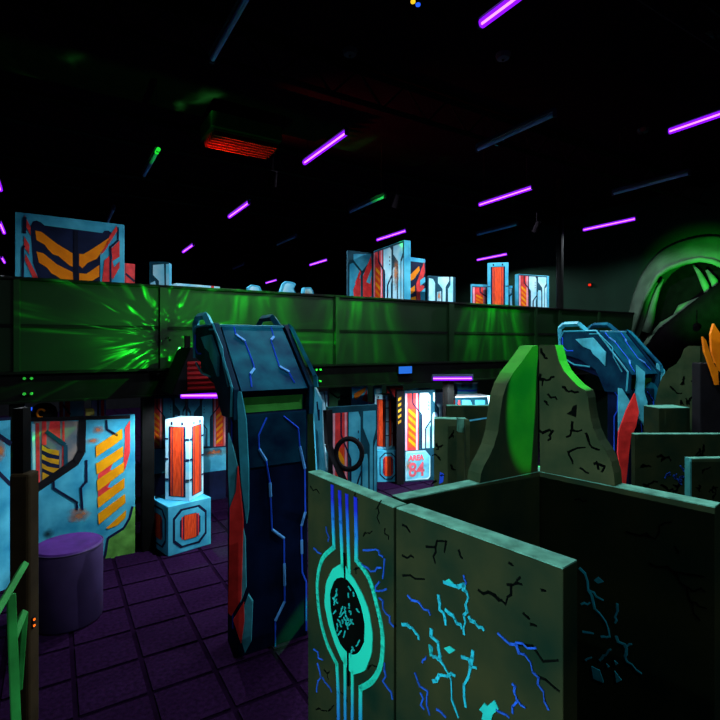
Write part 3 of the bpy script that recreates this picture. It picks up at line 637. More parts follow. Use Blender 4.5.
shard('teal_shard', glass_teal, 6.50, [(619, 388), (622, 388.5), (632.5, 405), (627, 417), (619, 432)])
shard('red_shard', red_sh, 6.44, [(635, 393.5), (637, 402), (639, 412), (636, 427), (631, 437), (629, 455), (626, 484), (622.5, 484), (621, 470), (618, 453), (619, 432), (627, 410)])
shard('teal_shard', glass_teal, 6.54, [(637, 365), (645, 372), (644.5, 392), (647.5, 402), (647, 429), (640, 419), (636, 394), (637.5, 378)])
shard('teal_shard', glass_teal, 6.95, [(657.5, 363), (665, 370), (665, 382), (657, 392), (656, 378)], .03)
shard('dark_disc', gblue, 6.9, [(651+9*math.cos(t*math.pi/8), 400+18*math.sin(t*math.pi/8)) for t in range(16)], .05)
# orange blades at the right edge
ob = empty('blade_prop', W(712, 5.2, 0), 0, 'dark post with amber blades at the right edge', 'prop')
MB().box(-.08, .25, .06, .2, 0, 2.5).build('post', black, ob, .01)
for Y, pts in ((5.2, [(703, 336.5), (706, 340), (711, 356), (713, 362), (718, 370), (719, 385), (716, 385), (714, 378), (710, 366), (705, 352)]), (5.25, [(714, 323.5), (722, 336), (726, 352), (722, 374), (718, 370), (712, 352), (711, 334)])):
    shard('amber_blade', orange, Y, pts, .03, ob)
# dark canopy behind the left gantry head ; its louvres carry red light as their colour
can = empty('dark_canopy', T3(bal(168), -.85, 0), UA, 'dark canopy box with louvres coloured as red-lit behind the left gantry head', 'canopy')
MB().prism([(-.12, 2.10), (.75, 2.10), (.75, 2.66), (.10, 2.66)], 'y', 0, .70).build('box', black, can, .01)
for k in range(6):
    MB().prism([(-.012, 2.16+.06*k), (0, 2.14+.06*k), (0, 2.19+.06*k), (-.008, 2.19+.06*k)], 'x', .06, .62).build('louvre', mat('red_lit_louvre', (.35, .006, .01), .5), can)  # red light on dark slats, painted in as their colour
for s in (.06, .62): MB().box(s, s+.06, .1, .16, 2.66, 2.80).build('hook', steel, can)
for s in (-.04, .68): MB().bar((s, .62, 2.3), (s, .86, 2.3), .02, n=6).build('hanger', steel, can)
# ------------------------------------------------------------------ boards on the deck
DZ = BP-.02
def dboard(label, pL, YL, pR, YR, zt, th=.06, m=cyan, name='painted_board', group='painted boards on the deck'):
    a, b = W(pL, YL, 0), W(pR, YR, 0); return board(name, label, 'painted board', a, b, DZ, zt, th, m, group)
# chevron board
ch, plc = dboard('large cyan board with amber chevrons on the balcony at left', 15, 6.12, 124.5, 6.79, 4.32, .05)
a0, a1, z0, z1 = 0, plc.L, 3.46, 4.30
def PC(pts): return [(a0+(a1-a0)*x, z0+(z1-z0)*y) for x, y in pts]
def dc(nm, m, polys, L): decal(ch, plc, nm, m, [PC(p) for p in polys], L)
dc('navy_field', navy, [[(.13, .84), (.15, .91), (.18, .93), (.22, .91), (.25, .87), (.78, .85), (.80, .89), (.84, .90), (.88, .86), (.87, .78), (.83, .74), (.76, .62), (.76, -.1), (.36, -.1), (.28, .02), (.2, .06), (.15, .3)]], 0)
dc('amber_chevron', orange, [[(.17, .78), (.22, .77), (.36, .61), (.5, .49), (.5, .28), (.47, .30), (.37, .43), (.32, .45), (.28, .52), (.25, .58), (.18, .64)]], 1)
dc('amber_chevron', orange, [[(.18, .47), (.24, .45), (.36, .30), (.5, .2), (.51, .0), (.46, .0), (.36, .12), (.31, .16), (.27, .24), (.2, .31)]], 1)
dc('amber_chevron', orange, [[(.56, .49), (.60, .49), (.68, .58), (.85, .79), (.85, .72), (.77, .55), (.73, .44), (.64, .36), (.59, .27), (.56, .31)]], 1)
dc('amber_chevron', orange, [[(.56, .19), (.63, .19), (.75, .34), (.75, .16), (.68, .08), (.60, -.02), (.56, -.02)]], 1)
dc('centre_bar', mat('blue_black_paint', (.004, .006, .02)), [[(.505, -.1), (.553, -.1), (.55, .84), (.51, .84)]], 2)
dc('red_slash', red, [[(.76, .5), (.80, .56), (.93, .92), (.92, .99), (.86, .84)], [(.77, -.05), (.84, -.05), (.90, .30), (.86, .52), (.80, .42)], [(.87, .62), (.95, .76), (.95, .5), (.88, .42)], [(.88, .12), (.95, .32), (.95, .42), (.88, .3)]], 1)
dc('red_slash', red, [[(.075, .88), (.08, .99), (.13, .82), (.13, .70)], [(.075, .52), (.075, .68), (.12, .56), (.12, .42)], [(.08, .34), (.09, .42), (.22, .0), (.18, -.04)]], 1)
dc('navy_outline', navy, [ribbon([(.065, -.05), (.065, .5)], .02), ribbon([(.065, .5), (.078, .54)], .02), ribbon([(.078, .72), (.082, .96)], .03), ribbon([(.935, .97), (.935, .76)], .014), ribbon([(.935, .76), (.86, .64)], .02), ribbon([(.86, .64), (.86, -.02)], .02)], 2)
bt, plb = dboard('narrow red board peeking out right of the chevron board', 125.5, 7.1, 135, 7.2, 3.85, .04, red)
stroke(bt, plb, 'navy_line', navy, [[(126, 274), (134, 281)]], .03, 0)
c1, plc1 = dboard('small cyan board with funnel shape left of the pale deck barrier', 149.5, 7.15, 169.5, 7.2, 3.87, .16)
decal(c1, plc1, 'painted_ground', teal, [[(149.8, 261.5), (169, 262), (169, 290), (149.8, 290)]], 0, True)
decal(c1, plc1, 'pale_funnel', cyan_p, [[(153, 265), (164, 264), (164.5, 285), (161, 290), (159, 290), (159, 281), (153, 275)], [(166, 264), (169, 264), (169, 290), (166, 290)], [(150.5, 283), (155, 281), (157, 290), (150.5, 290)]], 1, True)
q0 = W(176, 8.2, 0); q1 = W(220, 8.7, 0)
bar_, plbar = board('deck_barrier', 'long pale blue low barrier on the deck, left half of balcony', 'barrier', q0, q1, DZ, 3.70, .2, cyan_p)
decal(bar_, plbar, 'painted_border', teal, [[(176.3, 289), (219.5, 289.5), (219.5, 294), (176.3, 294)]], 0, True); decal(bar_, plbar, 'red_mark', red, [[(211, 286), (214, 286), (214, 289), (211, 289)]], 0, True)
for pts, lb, Y in (([(248, 292), (248, 287), (252, 284.5), (260, 286), (262.5, 292.5)], 'small cyan crate top, leftmost of three above the rail', 9.0),
                   ([(280, 293), (283, 283), (286, 281), (293, 282), (296, 284), (294, 289), (296, 293.5)], 'cyan crate top with angled sides, middle of three above the rail', 9.2),
                   ([(303, 295), (304, 287.5), (311, 287), (313, 290), (314.5, 295.5)], 'rust-stained pale crate top, rightmost of three above the rail', 9.4)):
    pl = Plane(W(pts[0][0], Y, 0), W(pts[-1][0], Y+.15, 0)); r = empty('deck_crate', (pl.o.x, pl.o.y, DZ), pl.ang, lb, 'crate', 'crates on the deck')
    q = [pl.az(*p) for p in pts]; q = [(q[0][0], DZ)]+q+[(q[-1][0], DZ)]
    MB().prism([(a, z-DZ) for a, z in q], 'y', 0, .10).build('body', cyan, r, .01)
    c = (sum(p[0] for p in pts)/len(pts), sum(p[1] for p in pts)/len(pts))
    decal(r, pl, 'pale_plate', cyan_p if Y < 9.3 else mat('rusty_pale_paint', (.55, .32, .18), .7, .4, 9, col2=(.35, .75, .8)), [[(c[0]+(x-c[0])*.72, c[1]+(y-c[1])*.72+.6) for x, y in pts]], 0, True)
# folding pair
f1, pf1 = dboard('left leaf of the tall folding boards on the deck, cyan and red', 348, 9.75, 373, 10.06, 4.53, .06, teal)
decal(f1, pf1, 'cyan_plate', cyan, [[(349.5, 264), (353, 263), (360.5, 272), (361, 300), (349.5, 300)], [(353.5, 254), (371, 254), (371.5, 259), (362, 271), (353.5, 260)], [(363, 274), (371.5, 264), (371.5, 302), (363, 302)]], 0, True)
decal(f1, pf1, 'red_splash', red, [[(353, 290), (357, 280), (360.5, 278), (360.5, 300), (354, 300)], [(363, 276), (371, 256), (371.5, 268), (366, 282), (370, 284), (371.5, 276), (371.5, 296), (363, 300)], [(355, 283), (360, 270), (361, 273), (357, 286)]], 1, True)
f2, pf2 = dboard('right leaf of the tall folding boards on the deck, hazard stripes and pale plates', 373.5, 10.06, 404, 8.99, 4.57, .14, cyan)
tech(f2, pf2, 0, pf2.L, 3.40, 4.56)
decal(f2, pf2, 'rust_stain', rust, [[(394, 262), (399, 262), (399, 288), (394, 288)]], 5, True)
f3, pf3 = dboard('board with amber and red slashes right behind the folding boards', 409, 9.95, 425.5, 10.1, 4.42, .08, navy)
decal(f3, pf3, 'cyan_band', cyan, [[(409, 257), (425, 259), (425, 263), (409, 261)]], 0, True)
decal(f3, pf3, 'amber_slash', orange, [[(410, 275), (419, 266), (420, 270), (414, 279), (410, 281)], [(410, 289), (415, 285), (415, 291), (410, 295)], [(410, 298), (416, 296), (416, 303), (410, 303)]], 0, True)
decal(f3, pf3, 'red_slash', red, [[(416, 284), (424, 262), (425, 272), (421, 284), (424, 286), (420, 302), (417, 302)]], 1, True); decal(f3, pf3, 'cyan_chip', cyan, [[(420, 280), (425, 277), (425, 282), (420, 286)], [(420, 292), (425, 288), (425, 303), (421, 303)]], 2, True)
f4, pf4 = dboard('low pale cyan board right of the amber slashes board on the deck', 428, 9.7, 455.5, 9.95, 4.03, .06, teal)
decal(f4, pf4, 'pale_plate', cyan_p, [[(428.8, 278), (433, 279), (435, 283), (435, 303), (428.8, 303)], [(438, 277), (449, 277), (449, 281), (445.5, 287), (445.5, 305), (442.5, 305), (442.5, 289), (438, 283)], [(450.5, 277), (453, 277), (453, 305), (448, 305), (448, 289), (450.5, 285)], [(437, 292), (441, 291), (441, 305), (437, 305)]], 0, True)
decal(f4, pf4, 'rust_stain', rust, [[(437.3, 292.5), (440.8, 291.5), (440.8, 300), (437.3, 301)]], 1, True)
g1, pg1 = dboard('low board with hazard stripes behind the red glowing deck pillar', 472, 11.15, 512.5, 11.5, 4.04, .06, cyan)
tech(g1, pg1, 0, pg1.L, 3.35, 3.99)
pa = W(508.5, 10.55, 0)
pp = pillar('glow_pillar', 'red glowing pillar in cyan frame on the deck', (pa.x, pa.y), .43, R(-14), DZ, 4.43, 'glow pillars')
g3, pg3 = dboard('rightmost deck board with red stripes and pale plates', 518.5, 11.05, 549, 11.4, 4.25, .12, cyan)
tech(g3, pg3, 0, pg3.L*.93, 3.35, 4.24)
# ------------------------------------------------------------------ props under and before the balcony
p0 = W(30, 5.90, 0); p1 = W(135, 6.47, 0)
L1, pL1 = board('painted_board', 'big cyan board with amber hazard stripes behind the violet pouf', 'painted board', p0, p1, 0, 1.79, .06, cyan, 'painted boards on the floor')
def c9(l): return [(x/4, 370+y/4) for x, y in l]
def d9(nm, m, polys, L): decal(L1, pL1, nm, m, [c9(p) for p in polys], L, True)
d9('grey_window', mat('smoky_blue_paint', (.10, .22, .30), .7, .4, 5, col2=(.30, .24, .20)), [[(135, 200), (315, 205), (312, 330), (290, 372), (240, 410), (140, 470)]], 0)
d9('cyan_band', cyan_p, [[(128, 215), (140, 215), (143, 462), (132, 468)]], 1); d9('red_band', red, [[(143, 212), (157, 212), (160, 452), (146, 460)], [(168, 205), (186, 205), (186, 300), (168, 300)], [(200, 205), (240, 205), (242, 295), (192, 255)], [(250, 205), (258, 205), (260, 390), (248, 400)]], 1)
d9('hazard_field', navy, [[(166, 296), (238, 335), (238, 412), (170, 446)]], 1)
for k in range(4):
    y = 300+k*36; d9('hazard_stripe', mat('dull_amber_paint', (.55, .28, .01)), [[(168, y), (190, y+14), (236, y+22), (236, y+42), (205, y+36), (168, y+20)]] if k < 3 else [[(170, y), (200, y+14), (190, y+26), (170, y+34)]], 2)
d9('diagonal_line', teal, [ribbon([(185, 245), (262, 300), (264, 385)][i:i+2], 16) for i in range(2)], 3)
d9('black_frame', black, [ribbon(p, 30) for p in ([(330, 190), (327, 330)], [(327, 325), (300, 372)], [(302, 368), (135, 482)])]+[[(120, 190), (520, 180), (520, 194), (120, 206)]], 3)
d9('navy_line', navy, [ribbon(p, 9) for p in ([(215, 445), (215, 475)], [(215, 472), (310, 530)], [(308, 525), (308, 560)], [(330, 560), (324, 470)], [(324, 470), (345, 445)], [(346, 450), (346, 360)], [(425, 200), (428, 240)], [(428, 238), (470, 262)])], 2)
d9('red_slash', red, [[(500, 232), (520, 200), (520, 330), (500, 400), (492, 380), (500, 300)], [(392, 420), (430, 350), (470, 330), (440, 400), (470, 400), (430, 470), (470, 470), (410, 540), (392, 530)]], 1)
for pts in ([(382, 305), (488, 235), (490, 272), (470, 290), (385, 348)], [(384, 375), (492, 305), (492, 345), (388, 418)], [(388, 440), (496, 368), (496, 405), (470, 425), (390, 485)], [(390, 510), (498, 432), (498, 470), (392, 552)], [(392, 575), (500, 495), (502, 530), (395, 618)], [(425, 632), (505, 560), (502, 590), (470, 620), (430, 636)]): d9('hazard_stripe', yell, [pts], 2)
d9('rust_stain', rust, [[(270, 575), (300, 560), (340, 565), (355, 585), (320, 600), (285, 598)], [(372, 240), (395, 225), (412, 240), (395, 252)], [(345, 278), (375, 275), (395, 285), (365, 292)]], 1)
d9('black_smudge', smudge, [[(172, 655), (195, 638), (212, 655), (195, 670)]], 1)
d9('lime_patch', greenp, [[(540, 545), (540, 760), (410, 780), (425, 720), (432, 672), (470, 655), (495, 630), (515, 590), (520, 560)]], 1); d9('navy_rim', navy, [ribbon(p, 9) for p in ([(530, 545), (518, 592)], [(518, 592), (495, 632)], [(495, 632), (432, 672)], [(432, 672), (422, 735)], [(422, 735), (405, 785)])], 2)
la, lb_ = W(-55, 5.0, 0), W(10.5, 5.55, 0)
L0, pL0 = board('painted_board', 'cyan board with dark diagonals cut by the left edge', 'painted board', la, lb_, 0, 1.86, .06, cyan, 'painted boards on the floor')
decal(L0, pL0, 'navy_line', navy, [ribbon([(-4, 434), (11, 444)], 5), ribbon([(-4, 470), (11, 485)], 4), [(-20, 419), (11, 417), (11, 420), (-20, 422)]], 0, True); decal(L0, pL0, 'rust_stain', rust, [[(-4, 444), (3, 441), (5, 450), (3, 460), (-4, 458)]], 0, True)
# little props on top of the big board
dm = empty('dome_beacon', W(44, 6.2, 1.79), 0, 'dark beacon dome with amber ring and blue light on the board', 'beacon')
MB().lathe([(.14, 0), (.15, .04), (.13, .12), (.07, .17), (.01, .18)], 16).build('dome', steel, dm, smooth=True)
MB().tube([(.06+.05*math.cos(t*.5), -.15, .07+.05*math.sin(t*.5)) for t in range(1, 11)], .013).build('amber_ring', orange, dm)
MB().box(-.13, -.08, -.13, -.10, .10, .14).build('blue_light', emit('blue_led', (.02, .12, 1), 1.2), dm)
yb = empty('small_block', W(90, 6.35, 1.79), UA, 'small olive block standing on top of the big cyan board', 'block'); MB().prism([(-.05, 0), (.05, 0), (.05, .07), (.03, .09), (-.05, .09)], 'y', 0, .05).build('body', mat('olive_paint', (.32, .28, .06)), yb, .006)
for pL, pR, lb, Y in ((59, 84, 'far red and cyan board above the big board, left one', 9.3), (92, 106, 'far cyan and red board above the big board, right one', 9.6)):
    a, b = W(pL, Y, 0), W(pR, Y+.2, 0); r, pl = board('painted_board', lb, 'painted board', a, b, 0, 1.72, .05, cyan_p, 'far boards under the balcony')
    w = pR-pL
    if w > 20: decal(r, pl, 'red_band', red, [[(pL+.5, 398), (pL+4, 398), (pL+4, 425), (pL+.5, 425)], [(pL+6, 398), (pL+11, 398), (pL+11, 425), (pL+6, 425)]], 0, True); stroke(r, pl, 'navy_line', navy, [[(pL+4, 405), (pL+11, 414)]], .03, 1)
    else: decal(r, pl, 'red_band', red, [[(pL+9, 398), (pL+12, 398), (pL+12, 425), (pL+9, 425)]], 0, True); stroke(r, pl, 'navy_line', navy, [[(pL+6, 398), (pL+6, 425)]], .03, 1)
# back boards behind the red pillar
for pL, pR, lb, fp in ((150, 186, 'dim painted board behind the red pillar, left one', False), (187, 226, 'dim painted board behind the red pillar, right one', True)):
    a, b = W(pL, 8.5, 0), W(pR, 8.75, 0); r, pl = board('painted_board', lb, 'painted board', a, b, 0, 1.80, .05, navy, 'far boards under the balcony')
    tech(r, pl, 0, pl.L, .92, 1.79, fp, cyan)
    decal(r, pl, 'cyan_sheet', cyan, [[(0, .48), (pl.L, .50), (pl.L, .90), (0, .90)]], 1); decal(r, pl, 'rust_stain', rust, [[(pl.L*.5, .78), (pl.L*.8, .76), (pl.L*.95, .86), (pl.L*.4, .88)]], 2)
# red pillar on crate
cA, cB_ = W(168, 6.34, 0), W(211, 6.75, 0); ang = math.atan2(cB_.y-cA.y, cB_.x-cA.x)
pillar('glow_crate', 'cyan crate with octagonal frame carrying the large red pillar', (cB_.x, cB_.y), .59, ang, 0, .633, 'glow crates', 'crate', 'crate')
pillar('glow_pillar', 'large red glowing pillar standing on the cyan crate at left', (-2.237, 6.56), .36, R(-12), .634, 1.70, 'glow pillars', 'bright')
# pouf
po = empty('round_pouf', W(68.5, 4.92, 0), 0, 'violet vinyl cylinder pouf in front of the big cyan board', 'pouf')
MB().lathe([(.285, 0), (.302, .02), (.305, .70), (.298, .728)], 40).build('body', violetp, po, smooth=True); MB().lathe([(.298, .728), (.285, .742), (.01, .745)], 40).build('top_pad', mat('violet_vinyl_top', (.07, .02, .17), .6), po)
MB().tube([(.305*math.cos(t*math.pi/20), .305*math.sin(t*math.pi/20), .725) for t in range(41)], .006, 6).build('piping', violetp, po)
# brown padded column
bp_ = W(8.5, 3.45, 0); bq = W(28, 3.45, 0)
bc = empty('padded_column', (bp_.x, bp_.y, 0), R(4), 'brown padded column at lower left beside the green guard', 'column'); w = bq.x-bp_.x
MB().box(0, w, 0, w, 0, 1.80).build('pad', brown, bc, .02); MB().box(.015, w-.05, .02, w-.02, 1.80, 2.25).build('steel_core', steel, bc)
sb_ = MB().box(w, w+.012, .03, .06, .71, .79).build('sensor_box', black, bc, .002)
for z in (.725, .768): MB().box(w+.012, w+.02, .03, .044, z, z+.012).build('led', emit('orange_led', (1, .16, .01), 1.5), sb_)
# green stair guard
gd = empty('stair_guard', (-1.5, 2.1, 0), 0, 'green painted stair guard frame at the lower left corner', 'railing')
def gw(px, py, Y): return W(px, Y, CH-(py-HZ)*Y/F)-Vector((-1.5, 2.1, 0))
def gbar(nm, a, b, r): MB().bar(a, b, r, n=4).build(nm, greenrail, gd, .004)
gbar('top_rail', gw(-9, 622, 2.05), gw(25, 564, 2.42), .020); gbar('brace', gw(11, 594, 2.25), gw(17, 745, 2.15), .024); gbar('end_post', gw(25, 612, 2.45), gw(19, 690, 2.40), .018); gbar('lower_rail', gw(13, 640, 2.3), gw(24, 612, 2.44), .02)
gbar('post', gw(17, 740, 2.15), Vector((gw(17, 740, 2.15).x, gw(17, 740, 2.15).y, 0)), .034)
# far centre group
def xboard(label, pL, YL, pR, YR, zt, art=None, m=teal, th=.06, z0=0):
    a, b = W(pL, YL, 0), W(pR, YR, 0); r, pl = board('painted_board', label, 'painted board', a, b, z0, zt, th, m, 'painted boards on the floor'); return r, pl
q, plq = xboard('cyan tech board behind the black ring bracket', 328, 6.85, 377, 7.2, 1.83, th=.07); tech(q, plq, .06, plq.L, .0, 1.80, plates=cyan)
decal(q, plq, 'black_edge', black, [[(0, 0), (.06, 0), (.06, 1.8), (0, 1.8)]], 5)
sl_ = empty('leaning_blade', W(318, 6.6, 0), 0, 'tall thin cyan blade board right of the left gantry', 'painted board'); plS = Plane(W(310, 6.6, 0), W(330, 6.7, 0))
slab(sl_, plS, [(318, 486), (314, 410), (315, 385), (323, 401), (323.5, 440), (327, 470), (326, 487)], 0, .06, 'blade', cyan); stroke(sl_, plS, 'pale_edge', cyan_p, [[(315, 386), (323, 402), (323.5, 440), (327, 470)]], .02, 0); stroke(sl_, plS, 'navy_slot', navy, [[(317, 402), (319, 420), (319, 410)]], .02, 0)
rb = empty('ring_bracket', W(349, 6.35, 0), 0, 'black ring bracket standing before the cyan tech board', 'bracket')
def rw(px, py): return Vector(((px-349)/F*6.35, 0, CH-(py-HZ)*6.35/F))
c = rw(349, 454); MB().tube([(c.x+.165*math.cos(t*math.pi/16), 0, c.z+.195*math.sin(t*math.pi/16)) for t in range(33)], .032, 8).build('ring', black, rb)
bars([rw(326.5, 410), rw(328, 444), rw(346, 486), rw(346, 556)], .045, 'stem', black, rb)
pa = W(386.5, 9.75, 0); pillar('glow_crate', 'small cyan crate under the farther red pillar', (W(399, 9.8, 0).x, 9.8), .43, R(4), 0, .62, 'glow crates', 'crate', 'crate')
pillar('glow_pillar', 'farther red pillar on its crate left of the AREA 84 board', (W(388, 9.82, 0).x, 9.82), .28, R(-22), .622, 1.70, 'glow pillars', 'bright')
db = empty('dark_partition', W(396.5, 9.6, 0), 0, 'black partition with amber dashes between red pillar and AREA 84 board', 'partition'); MB().box(0, .14, 0, .3, 0, 1.80).build('panel', black, db, .006)
for k in range(5): MB().prism([(.03, 1.16+.11*k), (.09, 1.20+.11*k), (.09, 1.25+.11*k), (.03, 1.21+.11*k)], 'y', -.006, 0).build('amber_dash', mat('dull_amber_paint', (.55, .28, .01)), db)
r84, p84 = xboard('bright tech board lettered AREA 84 under the balcony', 404.5, 9.75, 446, 10.0, 1.79, th=.08); tech(r84, p84, 0, p84.L, .62, 1.77)
decal(r84, p84, 'pale_sign_plate', cyan_p, [[(.02, .03), (.50, .03), (.545, .08), (.545, .48), (.44, .60), (.02, .60)]], 1)
sf_ = decal(r84, p84, 'sign_field', mat('sky_paint', (.16, .60, .80), .6, .35, 5), [[(.05, .06), (.49, .06), (.52, .09), (.52, .47), (.43, .565), (.05, .565)]], 2); decal(r84, p84, 'rust_stain', rust, [[(.03, .22), (.12, .20), (.17, .34), (.09, .46), (.03, .45)]], 3)
def text(root, pl, s, a, z, size, m, h, sx=1.0):
    cu = bpy.data.curves.new('lettering', 'FONT'); cu.body = s; cu.size = size; cu.extrude = .003; cu.offset = .008
    to = bpy.data.objects.new('tmp', cu); C.objects.link(to); bpy.context.view_layer.update()
    me = bpy.data.meshes.new_from_object(to.evaluated_get(bpy.context.evaluated_depsgraph_get())); bpy.data.objects.remove(to)
    for v in me.vertices: x, y, e = v.co; v.co = to_local(root, [pl.world(a+x*sx, z+y, h+e)])[0]
    me.materials.clear(); me.materials.append(m); o = bpy.data.objects.new('lettering', me); C.objects.link(o); o.parent = sf_; o['label'] = 'red stencilled lettering ' + s
text(r84, p84, 'AREA', .085, .42, .15, mat('faded_red_lettering', (.75, .12, .16)), .011, .86); text(r84, p84, '84', .08, .11, .38, mat('faded_red_lettering', (.75, .12, .16)), .011, .9)
# cabinet, barrel and far boards
ca, cb = W(447.5, 9.78, 0), W(489, 9.95, 0); cabr, plcab = board('painted_cabinet', 'wide painted cabinet with pale lit top under the balcony', 'cabinet', ca, cb, 0, 1.645, .42, teal)
MB().box(-.02, plcab.L+.02, -.01, .44, 1.645, 1.67).build('top', white, cabr, .004)  # lamp light on the top is put into its white colour
decal(cabr, plcab, 'red_band', red, [[(447, 400), (455, 400), (455, 420), (447, 420)], [(458, 400), (460, 400), (460, 420), (458, 420)]], 0, True); decal(cabr, plcab, 'cyan_plate', cyan, [[(462, 400), (470, 400), (472, 404), (472, 420), (462, 420)], [(475, 400), (485, 400), (485, 420), (475, 420)]], 0, True)
ba = empty('pale_barrel', W(465, 11.2, 0), 0, 'pale barrel behind the painted cabinet below the violet tube', 'barrel')
MB().lathe([(.24, 0), (.27, .2), (.27, 1.6), (.27, 1.82)], 24).build('body', cyan, ba, smooth=True); MB().lathe([(.285, 1.82), (.285, 1.86), (.01, 1.865)], 24).build('lid', cyan_p, ba)
MB().lathe([(.274, 1.66), (.274, 1.70)], 24).build('hoop', bluep, ba)
wb = empty('white_cone', W(491.5, 9.2, 0), 0, 'pale upright marker right of the painted cabinet', 'marker'); MB().lathe([(.05, 0), (.045, 1.5), (.075, 1.745), (.01, 1.75)], 12).build('body', cyan_p, wb)
for pL, pR, YY, zt, lb, kind in ((322.5, 327.5, 8.2, 1.92, 'pale narrow strip board right of the leaning blade', 'p'), (352, 368, 10.4, 1.82, 'far board with amber slash under the balcony', 'o'), (374.5, 382, 10.9, 1.82, 'far cyan board left of the farther red pillar', 'c'), (387, 403, 11.6, 1.72, 'far red striped board above the farther red pillar', 'r'), (329, 351, 10.6, 1.80, 'far dark green board right of the leaning blade', 'g'), (407, 430, 11.4, 1.66, 'far navy board behind the AREA 84 board', 'n')):
    r, pl = xboard(lb, pL, YY, pR, YY+.1, zt, m={'p': cyan_p, 'o': cyan, 'c': cyan, 'r': red, 'g': mat('dark_green_paint', (.02, .09, .04)), 'n': teal}[kind])
    if kind == 'o': decal(r, pl, 'amber_slash', orange, [[(354, 398), (354, 394), (360, 390), (366, 387), (365, 391), (360, 396), (356, 400)]], 0, True); decal(r, pl, 'red_patch', red, [[(362, 400), (367, 389), (367.5, 402)]], 0, True)
    elif kind == 'r': decal(r, pl, 'amber_stripe', mat('dull_amber_paint', (.55, .28, .01)), [[(397, 393+6*k), (402, 396+6*k), (402, 399+6*k), (397, 396+6*k)] for k in range(4)], 0, True); stroke(r, pl, 'navy_line', navy, [[(388, 388), (395, 400), (395, 430)]], .05, 0)
    elif kind == 'p': stroke(r, pl, 'teal_line', teal, [[(324, 392), (326.5, 410)]], .02, 0)
    elif kind == 'c': decal(r, pl, 'pale_plate', cyan_p, [[(376, 389), (380, 388), (380, 398), (377, 396)]], 0, True)
    elif kind == 'g': stroke(r, pl, 'black_cracks', crk, [[(330, 392), (338, 398), (349, 396)]], .03, 0)
    else: stroke(r, pl, 'cyan_line', cyan, [[(408, 391), (416, 389), (430, 389)]], .04, 0)
# blue sign on the balcony beam
bs = empty('blue_sign', T3(bal(402.5), -.1, 0), UA, 'small bright blue lit sign on the balcony beam', 'sign'); Yb = bs.location.y
MB().box(-.13, .13, .0, .03, CH-(373.5-HZ)*Yb/F, CH-(366.5-HZ)*Yb/F).build('face', emit('blue_sign_glow', (.03, .22, 1), .75), bs); MB().box(-.14, .14, .03, .06, CH-(374-HZ)*Yb/F, CH-(366-HZ)*Yb/F).build('back_box', steel, bs)
# ------------------------------------------------------------------ cave arch on the right wall
cav = empty('cave_arch', T3(TE, -1.2, 0), UA-R(90), 'sculpted cave arch with folded rims glowing green on the right wall', 'arch')
plW = Plane(T(TE, 1.0), T(TE, -3.5))
cavm = mat('cave_foam', (.04, .07, .045), .75, .35, 2.5, bump=.5, spec=.15)
def wv(px, py, h): a, z = plW.az(px, py); return plW.world(a, z, h)
def sweep(nm, pts, rad, h, m=cavm, flat=1.0, n=10):
    P = [wv(x, y, h if not isinstance(h, (list, tuple)) else h[i]) for i, (x, y) in enumerate(pts)]
    mb = MB(); mb.tube(to_local(cav, P), rad, n, flat); return mb.build(nm, m, cav, smooth=True)
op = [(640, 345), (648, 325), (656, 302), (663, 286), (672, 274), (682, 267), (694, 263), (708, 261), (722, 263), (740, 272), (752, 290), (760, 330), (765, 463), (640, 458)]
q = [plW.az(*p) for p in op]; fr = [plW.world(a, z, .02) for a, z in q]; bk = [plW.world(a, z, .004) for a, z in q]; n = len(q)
mb = MB(); mb.v = to_local(cav, fr+bk); mb.f = [tuple(range(n)), tuple(range(2*n-1, n-1, -1))]+[(i, (i+1) % n, n+(i+1) % n, n+i) for i in range(n)]; mb.build('opening_shade', mat('flat_black', (.002, .0015, .002), .95, spec=0), cav)  # black sheet on the wall stands for shade inside the arch
sweep('arch_rim', [(643, 334), (653, 302), (667, 277), (678, 269.5), (693, 264), (709, 261), (722, 263), (738, 270), (750, 284), (758, 310), (762, 462)], [.03, .04, .05, .06, .06, .06, .06, .06, .08, .1, .1], .42)
hood_in = [(638, 350), (643, 334), (648, 318), (653, 302), (659, 288), (667, 277), (678, 269.5), (693, 264), (709, 261), (722, 263), (738, 270), (750, 284), (758, 310)]
hood_out = [(622, 350), (625, 330), (629, 311), (634, 292), (641, 275), (651, 260), (665, 247), (686, 238), (709, 234), (730, 237), (752, 248), (768, 272), (780, 310)]
mb = MB(); ns = 7
for hi, ho in zip(catmull(hood_in, 3), catmull(hood_out, 3)):
    for k in range(ns+1):
        t = k/ns; mb.v.append(to_local(cav, [wv(ho[0]+(hi[0]-ho[0])*t, ho[1]+(hi[1]-ho[1])*t, .003+.42*t**.8)])[0])
for i in range(len(mb.v)//(ns+1)-1):
    for k in range(ns): a = i*(ns+1)+k; mb.f.append((a, a+1, a+ns+2, a+ns+1))
hd = mb.build('arch_hood', cavm, cav, smooth=True); md = hd.modifiers.new('thick', 'SOLIDIFY'); md.thickness = .02
sweep('rim_fold', [(638, 346), (643, 332), (647, 320), (652, 303), (657, 290), (662, 283)], [.05, .06, .07, .06, .05, .02], .2)
sweep('rim_fold', [(652, 332), (656, 320), (659, 306), (664, 289), (669, 280)], [.11, .09, .07, .05, .02], .26)
sweep('rim_fold', [(699, 266), (705, 274), (710, 284), (714, 294), (716, 304)], [.02, .05, .07, .07, .02], .26); sweep('rim_fold', [(712, 271), (719, 281), (726, 300)], [.03, .07, .1], .24)
for k, pts in enumerate(([(642, 352), (656, 343), (672, 333), (686, 324)], [(650, 338), (668, 328), (684, 318), (704, 305)], [(668, 330), (690, 312), (706, 296)])):
    sweep('root_fold', pts, [.05, .22, .20, .02] if len(pts) == 4 else [.05, .3, .04], .10-.03*k, flat=.8)
